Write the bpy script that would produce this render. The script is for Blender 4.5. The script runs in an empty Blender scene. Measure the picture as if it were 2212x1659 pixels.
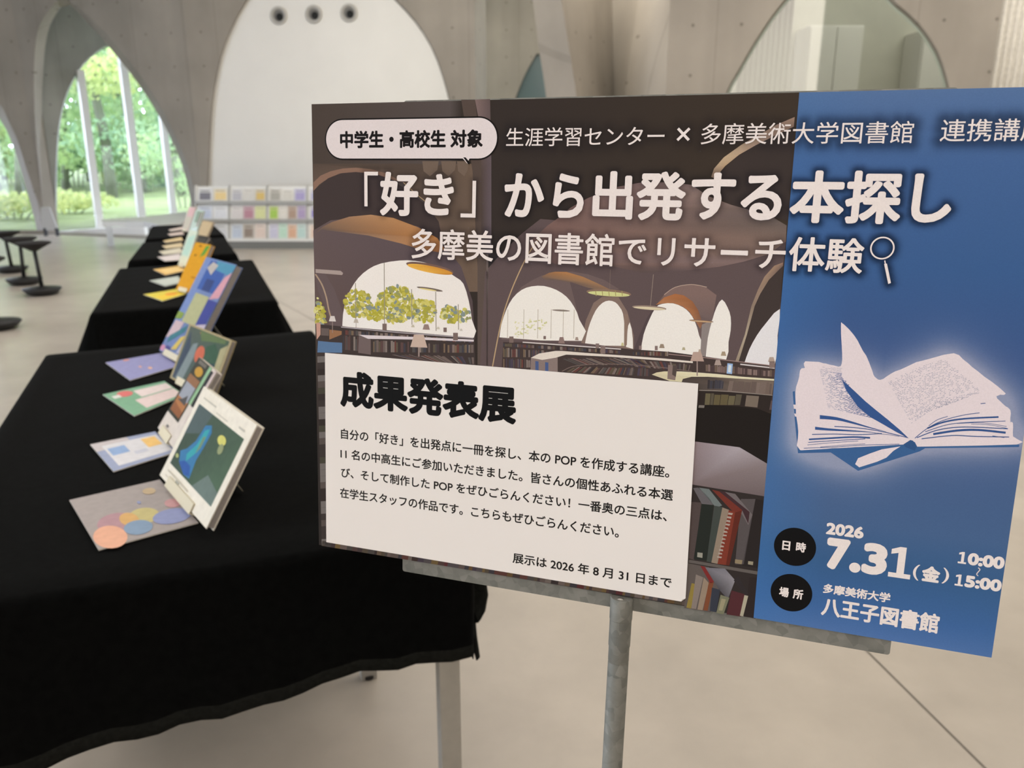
import bpy, bmesh, math, random
from mathutils import Vector, Matrix
from mathutils.geometry import tessellate_polygon
random.seed(7)
S = bpy.context.scene
COL = S.collection
# ------------------------------------------------------------------ camera
FPX, CX, CY, YH, H = 1790.0, 1106.0, 829.5, 320.0, 1.38
PITCH = math.atan((CY - YH) / FPX)
cd = bpy.data.cameras.new('camera'); cam = bpy.data.objects.new('camera', cd); COL.objects.link(cam)
cam.location = (0, 0, H); cam.rotation_euler = (math.pi / 2 - PITCH, 0, 0)
cd.sensor_fit = 'HORIZONTAL'; cd.sensor_width = 36.0; cd.lens = FPX / 2212 * 36.0
cd.clip_start = 0.02; cd.clip_end = 300
cd.dof.use_dof = True; cd.dof.focus_distance = 0.675; cd.dof.aperture_fstop = 9.8
S.camera = cam
# ------------------------------------------------------------------ world, added fill lights, exposure
W = bpy.data.worlds.new('overcast sky'); S.world = W; W.use_nodes = True
bg = W.node_tree.nodes['Background']
bg.inputs[0].default_value = (0.82, 0.93, 1.10, 1); bg.inputs[1].default_value = 9.2
S.view_settings.view_transform = 'Standard'; S.view_settings.look = 'None'
S.view_settings.exposure = 0.0; S.view_settings.gamma = 1.0; S.view_settings.use_curve_mapping = False
def area(name, loc, sx, sy, power, color, target):
    l = bpy.data.lights.new(name, 'AREA'); l.shape = 'RECTANGLE'; l.size = sx; l.size_y = sy
    l.energy = power; l.color = color
    o = bpy.data.objects.new(name, l); COL.objects.link(o); o.location = loc
    o.rotation_euler = (Vector(target) - Vector(loc)).to_track_quat('-Z', 'Y').to_euler()
    return o
area('fill_light', (0.4, -3.4, 3.6), 6, 2.2, 138, (1, .88, .78), (0.3, 1.0, 1.2))  # unseen warm fill behind the viewpoint, added to light the poster
area('fill_light', (-2.0, 6.5, 4.5), 8, 8, 245, (1, .94, .88), (-2.0, 6.5, 0))  # broad overhead fill added for the room, no fixture seen
area('fill_light', (5.2, 9.7, 4.5), 4, .8, 70, (1, .95, .87), (4.6, 11.9, 1.6))  # added to brighten the room behind the arched glass
area('fill_light', (-3.6, .6, 4.4), 1.6, 1.2, 62, (1, .95, .88), (-1.0, 1.8, .8))  # unseen fill added to brighten the near books and cards
area('fill_light', (.3, 9.0, 4.5), 1.6, .8, 160, (1, .95, .85), (-.6, 12.4, 2.6))  # aimed fill added to lift the concrete beside the white panel
area('fill_light', (4.6, 5.6, 4.5), 1.6, .8, 62, (1, .94, .85), (4.3, 8.4, 2.2))  # aimed fill added to brighten the glazed-arch wall
area('fill_light', (.6, 14.0, 4.5), 3, 2, 70, (1, .92, .82), (.6, 14.2, 0))  # small fill added to lighten the deeper wall
area('fill_light', (4.2, 4.6, 4.5), 6, 5, 230, (1, .92, .82), (4.0, 5.5, 0))  # overhead fill added for the right side, source unseen

# ------------------------------------------------------------------ pixel -> place
CP, SP = math.cos(PITCH), math.sin(PITCH)
EYE = Vector((0, 0, H))
def ray(x, y):
    a, b = (x - CX) / FPX, (y - CY) / FPX
    return Vector((a, CP - b * SP, -SP - b * CP))
def on_z(x, y, z=0.0):
    d = ray(x, y); return EYE + d * ((z - H) / d.z)
def on_y(x, y, Y):
    d = ray(x, y); return EYE + d * (Y / d.y)
class VPlane:
    """upright plane through two floor points; s runs a->b, back is away from the camera"""
    def __init__(s, a, b):
        s.a = Vector((a[0], a[1], 0)); s.d = (Vector((b[0], b[1], 0)) - s.a); s.len = s.d.length; s.d.normalize()
        s.n = Vector((-s.d.y, s.d.x, 0))
        if s.n.dot(s.a - Vector((0, 0, 0))) < 0: s.n = -s.n
    def hit(s, x, y, off=0.0):
        d = ray(x, y); o = s.a + s.n * off
        return EYE + d * ((o - EYE).dot(s.n) / d.dot(s.n))
    def st(s, p): return ((p - s.a).dot(s.d), p.z)
    def pt(s, u, z, off=0.0): return s.a + s.d * u + Vector((0, 0, z)) + s.n * off

# ------------------------------------------------------------------ materials
def lin(c):
    c = c / 255.0
    return c / 12.92 if c <= .04045 else ((c + .055) / 1.055) ** 2.4
def rgb(r, g, b): return (lin(r), lin(g), lin(b), 1)
ILL = (0.90, 0.83, 0.75)
def pr(c, k=1.0):          # ink colour of a print
    return tuple(min(.93, lin(c[i]) / ILL[i] * k) for i in range(3)) + (1,)
def mat(name, color, rough=.6, metal=0.0, noise=0.0, nscale=8.0, spec=.5, emit=None, bump=0.0, sheen=0.0, trans=0.0):
    m = bpy.data.materials.new(name); m.use_nodes = True
    nt = m.node_tree; b = nt.nodes['Principled BSDF']
    b.inputs['Base Color'].default_value = color
    b.inputs['Roughness'].default_value = rough; b.inputs['Metallic'].default_value = metal
    b.inputs['Specular IOR Level'].default_value = spec
    if sheen: b.inputs['Sheen Weight'].default_value = sheen
    if trans: b.inputs['Transmission Weight'].default_value = trans
    if noise or bump:
        tc = nt.nodes.new('ShaderNodeTexCoord'); n = nt.nodes.new('ShaderNodeTexNoise')
        n.inputs['Scale'].default_value = nscale; n.inputs['Detail'].default_value = 6
        nt.links.new(tc.outputs['Object'], n.inputs['Vector'])
        if noise:
            mr = nt.nodes.new('ShaderNodeMapRange'); mr.inputs[1].default_value = .3; mr.inputs[2].default_value = .7
            mr.inputs[3].default_value = 1 - noise; mr.inputs[4].default_value = 1 + noise
            nt.links.new(n.outputs['Fac'], mr.inputs[0])
            mx = nt.nodes.new('ShaderNodeVectorMath'); mx.operation = 'SCALE'
            mx.inputs[0].default_value = color[:3]
            nt.links.new(mr.outputs[0], mx.inputs['Scale']); nt.links.new(mx.outputs[0], b.inputs['Base Color'])
        if bump:
            bp = nt.nodes.new('ShaderNodeBump'); bp.inputs['Strength'].default_value = bump; bp.inputs['Distance'].default_value = .02
            nt.links.new(n.outputs['Fac'], bp.inputs['Height']); nt.links.new(bp.outputs[0], b.inputs['Normal'])
    return m
def print_mat(name, rough=.55, grain=.06, gscale=900, spec=.25):
    m = bpy.data.materials.new(name); m.use_nodes = True
    nt = m.node_tree; b = nt.nodes['Principled BSDF']
    a = nt.nodes.new('ShaderNodeAttribute'); a.attribute_name = 'Col'
    tc = nt.nodes.new('ShaderNodeTexCoord'); n = nt.nodes.new('ShaderNodeTexNoise'); n.inputs['Scale'].default_value = gscale
    nt.links.new(tc.outputs['Object'], n.inputs['Vector'])
    mr = nt.nodes.new('ShaderNodeMapRange'); mr.inputs[1].default_value = .3; mr.inputs[2].default_value = .7
    mr.inputs[3].default_value = 1 - grain; mr.inputs[4].default_value = 1 + grain
    nt.links.new(n.outputs['Fac'], mr.inputs[0])
    mx = nt.nodes.new('ShaderNodeVectorMath'); mx.operation = 'SCALE'
    nt.links.new(a.outputs['Color'], mx.inputs[0]); nt.links.new(mr.outputs[0], mx.inputs['Scale'])
    nt.links.new(mx.outputs[0], b.inputs['Base Color'])
    b.inputs['Roughness'].default_value = rough; b.inputs['Specular IOR Level'].default_value = spec
    return m
def concrete(name, color, holes=True):
    m = mat(name, color, .75, noise=.13, nscale=1.1, bump=.05, spec=.3)
    nt = m.node_tree; b = nt.nodes['Principled BSDF']
    src = b.inputs['Base Color'].links[0].from_socket
    uv = nt.nodes.new('ShaderNodeUVMap'); uv.uv_map = 'UVMap'
    def mth(op, x, y=None, z=None):
        n = nt.nodes.new('ShaderNodeMath'); n.operation = op
        for i, v in enumerate((x, y, z)):
            if v is None: continue
            if isinstance(v, (int, float)): n.inputs[i].default_value = v
            else: nt.links.new(v, n.inputs[i])
        return n.outputs[0]
    sp = nt.nodes.new('ShaderNodeSeparateXYZ'); nt.links.new(uv.outputs[0], sp.inputs[0])
    fx = mth('SUBTRACT', mth('FRACT', mth('DIVIDE', sp.outputs[0], .46)), .5)
    fy = mth('SUBTRACT', mth('FRACT', mth('DIVIDE', sp.outputs[1], .46)), .5)
    r = mth('SQRT', mth('ADD', mth('MULTIPLY', fx, fx), mth('MULTIPLY', fy, fy)))
    hole = mth('LESS_THAN', r, .035)
    jx = mth('LESS_THAN', mth('ABSOLUTE', mth('SUBTRACT', mth('FRACT', mth('DIVIDE', sp.outputs[0], .92)), .5)), .008)
    k = mth('SUBTRACT', 1.0, mth('ADD', mth('MULTIPLY', hole, .45), mth('MULTIPLY', jx, .14)))
    st = nt.nodes.new('ShaderNodeTexNoise'); st.inputs['Scale'].default_value = 1.0
    mp = nt.nodes.new('ShaderNodeMapping'); mp.inputs['Scale'].default_value = (3.5, .35, 1)
    nt.links.new(uv.outputs[0], mp.inputs[0]); nt.links.new(mp.outputs[0], st.inputs['Vector'])
    k = mth('MULTIPLY', k, mth('ADD', .84, mth('MULTIPLY', st.outputs['Fac'], .32)))
    mx = nt.nodes.new('ShaderNodeVectorMath'); mx.operation = 'SCALE'
    nt.links.new(src, mx.inputs[0]); nt.links.new(k, mx.inputs['Scale']); nt.links.new(mx.outputs[0], b.inputs['Base Color'])
    return m
def glass(name, tint=(.9, 1, .97, 1), refl=.12):
    m = bpy.data.materials.new(name); m.use_nodes = True; nt = m.node_tree
    for n in list(nt.nodes):
        if n.type != 'OUTPUT_MATERIAL': nt.nodes.remove(n)
    out = [n for n in nt.nodes if n.type == 'OUTPUT_MATERIAL'][0]
    t = nt.nodes.new('ShaderNodeBsdfTransparent'); t.inputs[0].default_value = tint
    g = nt.nodes.new('ShaderNodeBsdfGlossy'); g.inputs['Roughness'].default_value = .02
    x = nt.nodes.new('ShaderNodeMixShader'); x.inputs[0].default_value = refl
    nt.links.new(t.outputs[0], x.inputs[1]); nt.links.new(g.outputs[0], x.inputs[2]); nt.links.new(x.outputs[0], out.inputs[0])
    return m
M = dict(
    conc=concrete('concrete', (.315, .285, .245, 1)),
    conc_shade_tint=concrete('shade-tinted concrete', (.33, .34, .315, 1)),  # greenish cast of the low light put into the concrete colour
    white=mat('white plaster', (.78, .77, .73, 1), .7, noise=.02, nscale=2),
    ceil=mat('ceiling concrete', (.5, .48, .44, 1), .8, noise=.08),
    cloth=mat('black cloth', (.0034, .0037, .0038, 1), 1.0, noise=.25, nscale=60, spec=.03, sheen=.017),
    hem=mat('cloth hem', (.0135, .0145, .0135, 1), 1.0, noise=.25, nscale=120, spec=.05),
    black=mat('black plastic', (.012, .012, .013, 1), .5),
    seat=mat('dark seat fabric', (.014, .012, .012, 1), .9),
    mull=mat('white mullion', (.86, .88, .88, 1), .4),
    bench=mat('pale bench', (.66, .68, .68, 1), .5),
    wedge=mat('white kerb', (.90, .91, .91, 1), .5),
    leg=mat('brushed table leg', (.42, .41, .38, 1), .45, metal=.35, noise=.05, nscale=40),
    rackw=mat('rack white', (.74, .75, .74, 1), .5),
    rackg=mat('rack grey metal', (.42, .43, .42, 1), .4, metal=.3),
    base_g=mat('rack base grey', (.17, .175, .17, 1), .6),
    paper=mat('paper edge', (.80, .77, .70, 1), .8),
    board=mat('foam board edge', (.78, .77, .74, 1), .7),
    pages=mat('page edges', (.36, .33, .31, 1), .8, noise=.1, nscale=300),
    card=mat('cardboard stand', (.72, .68, .52, 1), .8),
    stand=mat('dark stand', (.02, .02, .018, 1), .6),
    hole=mat('dark hole', (.006, .007, .007, 1), .8),
    ring=mat('vent ring', (.46, .45, .42, 1), .5),
    bark=mat('bark', (.13, .15, .10, 1), .9, noise=.3, nscale=4),
    grass=mat('grass', (.165, .225, .075, 1), .9, noise=.30, nscale=1.2),
    pane=glass('window glass', (1, .96, 1, 1), .03),
    pane2=glass('interior glass', (.90, .93, .90, 1), .10),
    teal=mat('dark teal glass', (.10, .145, .15, 1), .15),
    rim=mat('green glass rim', (.26, .30, .25, 1), .3),
    lace=mat('lace curtain', (.50, .50, .47, 1), .8, noise=.16, nscale=55),
    room=mat('room beyond', (.60, .59, .52, 1), .8, noise=.1, nscale=1.5),
    printm=print_mat('printed ink', .6, .03, 900, .08),
    cover=print_mat('printed cover', .5, .05, 60, .12),
    sheet=mat('white sheet', pr((231, 221, 210)), .7, spec=.1),
    joint=mat('floor joint', (.17, .155, .13, 1), .8),
    screw=mat('zinc screw', (.5, .5, .47, 1), .35, metal=.8),
)
def galvanised():
    m = mat('galvanised steel', (.36, .365, .34, 1), .6, metal=.3, spec=.3)
    nt = m.node_tree; b = nt.nodes['Principled BSDF']
    tc = nt.nodes.new('ShaderNodeTexCoord'); v = nt.nodes.new('ShaderNodeTexVoronoi'); v.inputs['Scale'].default_value = 130
    n = nt.nodes.new('ShaderNodeTexNoise'); n.inputs['Scale'].default_value = 60; n.inputs['Detail'].default_value = 5
    nt.links.new(tc.outputs['Object'], v.inputs['Vector']); nt.links.new(tc.outputs['Object'], n.inputs['Vector'])
    bw = nt.nodes.new('ShaderNodeRGBToBW'); nt.links.new(v.outputs['Color'], bw.inputs[0])
    ad = nt.nodes.new('ShaderNodeMath'); ad.operation = 'MULTIPLY_ADD'; ad.inputs[1].default_value = .5
    nt.links.new(bw.outputs[0], ad.inputs[0]); nt.links.new(n.outputs['Fac'], ad.inputs[2])
    r = nt.nodes.new('ShaderNodeValToRGB'); r.color_ramp.elements[0].position = .35; r.color_ramp.elements[1].position = 1.0
    r.color_ramp.elements[0].color = (.15, .158, .146, 1); r.color_ramp.elements[1].color = (.27, .275, .255, 1)
    nt.links.new(ad.outputs[0], r.inputs[0]); nt.links.new(r.outputs[0], b.inputs['Base Color'])
    return m
M['galv'] = galvanised()
def floor_mat():
    m = mat('polished concrete floor', (.53, .482, .418, 1), .30, noise=.10, nscale=.9, spec=.4)
    nt = m.node_tree; b = nt.nodes['Principled BSDF']
    src = b.inputs['Base Color'].links[0].from_socket
    tc = nt.nodes.new('ShaderNodeTexCoord'); n = nt.nodes.new('ShaderNodeTexNoise'); n.inputs['Scale'].default_value = 3.2; n.inputs['Detail'].default_value = 8; n.inputs['Roughness'].default_value = .6
    nt.links.new(tc.outputs['Object'], n.inputs['Vector'])
    mr = nt.nodes.new('ShaderNodeMapRange'); mr.inputs[1].default_value = .35; mr.inputs[2].default_value = .65; mr.inputs[3].default_value = .91; mr.inputs[4].default_value = 1.05
    nt.links.new(n.outputs['Fac'], mr.inputs[0])
    mx = nt.nodes.new('ShaderNodeVectorMath'); mx.operation = 'SCALE'
    nt.links.new(src, mx.inputs[0]); nt.links.new(mr.outputs[0], mx.inputs['Scale']); nt.links.new(mx.outputs[0], b.inputs['Base Color'])
    return m
M['floor'] = floor_mat()
def leaf_mat(name, c):
    m = bpy.data.materials.new(name); m.use_nodes = True; nt = m.node_tree
    b = nt.nodes['Principled BSDF']; b.inputs['Roughness'].default_value = .7
    out = [n for n in nt.nodes if n.type == 'OUTPUT_MATERIAL'][0]
    tc = nt.nodes.new('ShaderNodeTexCoord'); n = nt.nodes.new('ShaderNodeTexNoise'); n.inputs['Scale'].default_value = .9
    nt.links.new(tc.outputs['Object'], n.inputs['Vector'])
    r = nt.nodes.new('ShaderNodeValToRGB'); r.color_ramp.elements[0].position = .35; r.color_ramp.elements[1].position = .68
    r.color_ramp.elements[0].color = (c[0] * .75, c[1] * .8, c[2] * .85, 1); r.color_ramp.elements[1].color = (c[0] * 1.2, c[1] * 1.1, c[2] * 1.0, 1)
    nt.links.new(n.outputs['Fac'], r.inputs[0]); nt.links.new(r.outputs[0], b.inputs['Base Color'])
    t = nt.nodes.new('ShaderNodeBsdfTranslucent'); nt.links.new(r.outputs[0], t.inputs[0])
    x = nt.nodes.new('ShaderNodeMixShader'); x.inputs[0].default_value = .58
    nt.links.new(b.outputs[0], x.inputs[1]); nt.links.new(t.outputs[0], x.inputs[2]); nt.links.new(x.outputs[0], out.inputs[0])
    return m
M['leaf_a'] = leaf_mat('leaves fresh green', (.41, .58, .29))
M['leaf_b'] = leaf_mat('leaves yellow green', (.50, .60, .26))
M['leaf_c'] = leaf_mat('leaves deep green', (.32, .51, .31))

# ------------------------------------------------------------------ object helpers
def tag(o, label=None, cat=None, group=None, kind=None):
    for k, v in (('label', label), ('category', cat), ('group', group), ('kind', kind)):
        if v: o[k] = v
    return o
def empty(name, loc, label=None, cat=None, group=None, matrix=None):
    o = bpy.data.objects.new(name, None); COL.objects.link(o); o.empty_display_size = .05
    if matrix is not None: o.matrix_world = matrix
    else: o.location = loc
    return tag(o, label, cat, group)
class MB:
    def __init__(s): s.v = []; s.f = []; s.c = []; s.m = []; s.smooth = False; s.uv = None
    def add(s, vs, fs, col=None, mi=0):
        o = len(s.v); s.v += [Vector(v) for v in vs]
        for f in fs:
            s.f.append(tuple(i + o for i in f)); s.c.append([col[i] for i in f] if isinstance(col, list) else col); s.m.append(mi)
        return s
    def box(s, lo, hi, mi=0, col=None, mtx=None):
        x0, y0, z0 = lo; x1, y1, z1 = hi
        vs = [Vector(p) for p in ((x0, y0, z0), (x1, y0, z0), (x1, y1, z0), (x0, y1, z0), (x0, y0, z1), (x1, y0, z1), (x1, y1, z1), (x0, y1, z1))]
        if mtx is not None: vs = [mtx @ v for v in vs]
        return s.add(vs, [(0, 3, 2, 1), (4, 5, 6, 7), (0, 1, 5, 4), (1, 2, 6, 5), (2, 3, 7, 6), (3, 0, 4, 7)], col, mi)
    def lathe(s, prof, center=(0, 0, 0), n=24, axis=None, mi=0, cap=True):
        c = Vector(center); q = (Vector(axis).to_track_quat('Z', 'Y') if axis is not None else None)
        vs = []
        for r, z in prof:
            for k in range(n):
                a = 2 * math.pi * k / n; p = Vector((r * math.cos(a), r * math.sin(a), z))
                vs.append(c + (q @ p if q else p))
        fs = []
        for i in range(len(prof) - 1):
            for k in range(n):
                k2 = (k + 1) % n; fs.append((i * n + k, i * n + k2, (i + 1) * n + k2, (i + 1) * n + k))
        if cap:
            fs.append(tuple(reversed(range(n)))); fs.append(tuple(range((len(prof) - 1) * n, len(prof) * n)))
        return s.add(vs, fs, None, mi)
    def tube(s, a, b, r0, r1=None, n=14, mi=0):
        a, b = Vector(a), Vector(b); r1 = r0 if r1 is None else r1; L = (b - a).length
        return s.lathe([(r0, 0), (r1, L)], a, n, b - a, mi)
    def poly(s, pts, col=None, mi=0):
        pts = [Vector(p) for p in pts]
        if len(pts) <= 4: return s.add(pts, [tuple(range(len(pts)))], col, mi)
        t = tessellate_polygon([pts]); return s.add(pts, [tuple(x) for x in t], col, mi)
    def prism(s, pts, ext, mi=0):
        pts = [Vector(p) for p in pts]; e = Vector(ext); n = len(pts)
        t = [tuple(x) for x in tessellate_polygon([pts])]
        vs = pts + [p + e for p in pts]
        fs = t + [tuple(i + n for i in reversed(x)) for x in t] + [(i, (i + 1) % n, (i + 1) % n + n, i + n) for i in range(n)]
        return s.add(vs, fs, None, mi)
    def build(s, name, mats, parent=None, smooth=False, root=None, world=False, uvf=None, fix=False, bevel=0):
        """vertices are world coordinates unless parent has its own frame; root location is taken off"""
        me = bpy.data.meshes.new(name)
        off = Vector((0, 0, 0))
        if root is not None: off = Vector(root)
        elif parent is not None and not world: off = absloc(parent)
        me.from_pydata([v - off for v in s.v], [], s.f)
        for m in (mats if isinstance(mats, (list, tuple)) else [mats]): me.materials.append(m)
        me.polygons.foreach_set('material_index', s.m)
        if any(c is not None for c in s.c):
            at = me.color_attributes.new('Col', 'FLOAT_COLOR', 'CORNER'); k = 0
            buf = []
            for f, c in zip(s.f, s.c):
                for i in range(len(f)):
                    cc = (c[i] if isinstance(c, list) else c) or (1, 1, 1, 1)
                    buf += list(cc)
            at.data.foreach_set('color', buf)
        if uvf:
            ul = me.uv_layers.new(name='UVMap')
            for lp in me.loops: ul.data[lp.index].uv = uvf(s.v[lp.vertex_index])
        if fix:
            bm = bmesh.new(); bm.from_mesh(me); bmesh.ops.remove_doubles(bm, verts=bm.verts, dist=1e-5)
            bmesh.ops.recalc_face_normals(bm, faces=bm.faces); bm.to_mesh(me); bm.free()
        if smooth: me.shade_smooth()
        me.update()
        o = bpy.data.objects.new(name, me); COL.objects.link(o)
        if parent is not None: o.parent = parent
        elif root is not None: o.location = off
        if bevel:
            bv = o.modifiers.new('bevel', 'BEVEL'); bv.width = bevel; bv.segments = 2; bv.limit_method = 'ANGLE'
        return o
def absloc(o):
    p = Vector(o.location)
    while o.parent is not None: o = o.parent; p = p + Vector(o.location)
    return p
def struct(o): o['kind'] = 'structure'; return o

# ------------------------------------------------------------------ room shell
def lerp(a, b, t): return a + (b - a) * t
def smooth_curve(pts, n=6):
    """Catmull-Rom through pixel points"""
    out = []; P = [pts[0]] + list(pts) + [pts[-1]]
    for i in range(1, len(P) - 2):
        p0, p1, p2, p3 = P[i - 1], P[i], P[i + 1], P[i + 2]
        for k in range(n):
            t = k / n
            out.append(tuple(.5 * (2 * p1[j] + (p2[j] - p0[j]) * t + (2 * p0[j] - 5 * p1[j] + 4 * p2[j] - p3[j]) * t * t + (3 * p1[j] - p0[j] - 3 * p2[j] + p3[j]) * t ** 3) for j in (0, 1)))
    out.append(tuple(pts[-1])); return out
def mix3(a, b_, t): t = max(0, min(1, t)); return tuple(lerp(a[i], b_[i], t) for i in range(3))
CEIL = 4.7
def wall_mesh(name, pl, u0, u1, holes, thick, m, top=CEIL):
    """wall on plane pl from u0 to u1; holes = list of (front pts, back pts) 3-D, both open at the floor or closed"""
    b = MB()
    front = [pl.pt(u0, 0), pl.pt(u1, 0), pl.pt(u1, top), pl.pt(u0, top)]
    back = [pl.pt(u0, 0, thick), pl.pt(u1, 0, thick), pl.pt(u1, top, thick), pl.pt(u0, top, thick)]
    for side, loop in (('f', front), ('b', back)):
        hs = [h[0] if side == 'f' else h[1] for h in holes]
        loops = [[Vector((*pl.st(p), 0)) for p in loop]] + [[Vector((*pl.st(p), 0)) for p in h] for h in hs]
        allp = loop + [p for h in hs for p in h]
        t = tessellate_polygon(loops)
        b.add(allp, [tuple(x) for x in t])
    for hf, hb in holes:
        n = len(hf); b.add(list(hf) + list(hb), [(i, (i + 1) % n, (i + 1) % n + n, i + n) for i in range(n)])
    b.add(front + back, [(0, 1, 5, 4), (1, 2, 6, 5), (2, 3, 7, 6), (3, 0, 4, 7)])
    o = b.build(name, m, uvf=lambda p: (pl.st(p)[0], p.z), fix=True)
    return struct(o)
def arch3(pl, pts, off, floor_ends=True):
    P = [pl.hit(x, y, off) for x, y in smooth_curve(pts)]
    for p in P: p.z = max(.012, min(CEIL - .08, p.z))
    return P

# floor
fl = MB().poly([(-15, -5, 0), (10, -5, 0), (10, 19, 0), (-4.3, 19, 0), (-4.4, 16.9, 0), (-7.9, 14.35, 0), (-15, 14.35, 0)])
o = fl.build('floor', M['floor']); struct(o)
jm = MB()
def strip(p, q, w):
    p, q = on_z(*p, .0015), on_z(*q, .0015); d = (q - p).normalized(); s = Vector((-d.y, d.x, 0)) * w / 2
    jm.add([p - s, q - s, q + s, p + s], [(0, 1, 2, 3)])
strip((1700, 1235), (2160, 1690), .006); strip((600, 650), (1700, 1235), .005)
struct(jm.build('trim_1', M['joint']))
# ceiling
cm = MB().box((-15, -5, CEIL), (10, 19, CEIL + .2)); struct(cm.build('ceiling', M['ceil']))
struct(MB().box((-15, -5.2, 0), (10, -5, CEIL)).build('wall_rear', M['conc'], uvf=lambda p: (p.x, p.z)))  # unseen wall, put in to stop sky light from behind
struct(MB().box((10, -5, 0), (10.2, 19, CEIL)).build('wall_right_side', M['conc'], uvf=lambda p: (p.y, p.z)))  # unseen wall, added to close the right against outside light

P1 = on_y(62, 250, 14.0); P2 = on_y(416, 220, 12.9); F3 = on_y(1026, 100, 12.4)
# far left wall with the first window
plL = VPlane((-15, 14.0), (P1.x, 14.0))
e_out = [(-420, 500), (-400, 360), (-340, 230), (-240, 140), (-140, 118), (-60, 150), (0, 225), (19, 262), (38, 304), (57, 364), (73, 411), (85, 449), (91, 497)]
e_in = [(-425, 500), (-405, 360), (-345, 235), (-245, 148), (-145, 128), (-62, 172), (0, 259), (19, 294), (41, 354), (60, 421), (76, 481), (79, 497)]
def resample(pts, n):
    c = smooth_curve(pts, 8); L = [0]
    for a, b in zip(c, c[1:]): L.append(L[-1] + math.dist(a, b))
    out = []
    for k in range(n):
        t = L[-1] * k / (n - 1); i = max(j for j in range(len(L)) if L[j] <= t + 1e-9); i = min(i, len(c) - 2)
        f = (t - L[i]) / max(1e-9, L[i + 1] - L[i]); out.append((lerp(c[i][0], c[i + 1][0], f), lerp(c[i][1], c[i + 1][1], f)))
    return out
def hole(pl, po, pi, thick, n=48, zmin=.012):
    a = [pl.hit(x, y) for x, y in resample(po, n)]; b = [pl.hit(x, y, thick) for x, y in resample(pi, n)]
    for p in a + b: p.z = max(zmin, min(CEIL - .08, p.z))
    return a, b
uP1 = plL.st(P1)[0]
plS = VPlane((-15, -5), (-15, 14.0))
def arch_hole(pl, uc, w, h, off):
    out = []
    for i in range(25):
        a = i / 24 * math.pi; x = -math.cos(a) * w / 2
        out.append(pl.pt(uc + x, .03 + h * math.sin(a) ** .7, off))
    return out
wall_mesh('wall_left_side', plS, 0, plS.len, [(arch_hole(plS, u, 3.5, 3.5, 0), arch_hole(plS, u, 3.5, 3.5, .2)) for u in (1.6, 5.5, 9.4)], .2, M['conc'])  # side openings out of view, added and sized to bring in daylight
hL = hole(plL, e_out, e_in, .22)
wall_mesh('wall_left', plL, 0, uP1, [hL], .22, M['conc'])
# wall with the big pointed arch between the two pillars
plA = VPlane((P1.x, P1.y), (P2.x, P2.y))
a_out = [(89, 503), (89, 411), (77, 285), (73, 158), (82, 63), (110, 18), (142, -6), (190, 35), (247, 92), (332, 206), (396, 332), (424, 433), (432, 520)]
a_in = [(97, 503), (97, 411), (91, 270), (93, 158), (103, 70), (124, 26), (146, 8), (182, 42), (238, 104), (320, 212), (384, 332), (412, 433), (420, 520)]
hA = hole(plA, a_out, a_in, .25)
wall_mesh('wall_middle_left', plA, 0, plA.len, [hA], .25, M['conc'])
# outer wall behind it with the tall window
plB = VPlane((P1.x - .02, P1.y + .26), (-4.3, 16.9))
b_out = [(122, 505), (120, 440), (122, 330), (130, 252), (148, 190), (178, 140), (210, 110), (242, 94), (270, 122), (304, 170), (335, 216), (370, 285), (398, 350), (418, 425), (424, 480)]
b_in = [(125, 505), (123, 440), (125, 330), (133, 252), (151, 191), (180, 142), (212, 113), (242, 99), (269, 126), (302, 172), (333, 219), (367, 286), (395, 350), (415, 425), (421, 480)]
hB = hole(plB, b_out, b_in, .12)
wall_mesh('wall_outer_left', plB, 0, plB.len, [hB], .12, M['conc_shade_tint'])
def window(name, pl, h, off, fins, thick=.02):
    pts = [p.copy() for p in h[1]]
    pts = [pl.pt(*pl.st(p), off) for p in pts]
    b = MB().prism(pts, pl.n * thick)
    w = struct(b.build(name, M['pane'], root=pts[0]))
    us = [pl.st(p) for p in pts]
    for (x0, y0, x1, y1, wd) in fins:
        p0, p1 = pl.hit(x0, y0, off - .08), pl.hit(x1, y1, off - .08)
        q = MB(); u = pl.st(p1)[0]; ztop = p0.z
        vs = []
        for (z, uu) in ((.02, pl.st(p1)[0]), (ztop, pl.st(p0)[0])):
            for du, dn in ((-wd, 0), (wd, 0), (wd, .14), (-wd, .14)): vs.append(pl.pt(uu + du, z, off - .17 + dn))
        q.add(vs, [(0, 1, 2, 3), (4, 7, 6, 5), (0, 4, 5, 1), (1, 5, 6, 2), (2, 6, 7, 3), (3, 7, 4, 0)])
        q.build('mullion', M['mull'], w)
    return w
window('window_1', plL, hL, .15, [])
window('window_2', plB, hB, .10, [(172, 152, 216, 492, .055), (262, 114, 305, 466, .06), (350, 250, 374, 460, .05)])
# white panel wall
plW = VPlane((P2.x, P2.y), (F3.x, F3.y))
w_out = [(449, 545), (447, 470), (448, 402), (456, 237), (468, 158), (487, 89), (532, 0), (590, -60), (640, -88), (695, -98), (750, -88), (800, -60), (858, 0), (896, 41), (928, 89), (950, 139), (970, 206), (985, 280), (997, 380), (1002, 470), (1004, 548)]
w_in = [(452, 545), (450, 470), (451, 402), (459, 237), (471, 158), (490, 90), (535, 2), (592, -56), (641, -83), (695, -93), (749, -83), (798, -56), (855, 3), (893, 43), (925, 90), (947, 139), (967, 206), (982, 280), (994, 380), (999, 470), (1001, 548)]
hW = hole(plW, w_out, w_in, .07)
wall_mesh('wall_back', plW, 0, plW.len, [hW], .2, M['conc'])
pts = [plW.pt(*plW.st(p), .06) for p in hW[1]]
struct(MB().prism(pts, plW.n * .05).build('wall_panel', M['white'], root=pts[0]))
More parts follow.
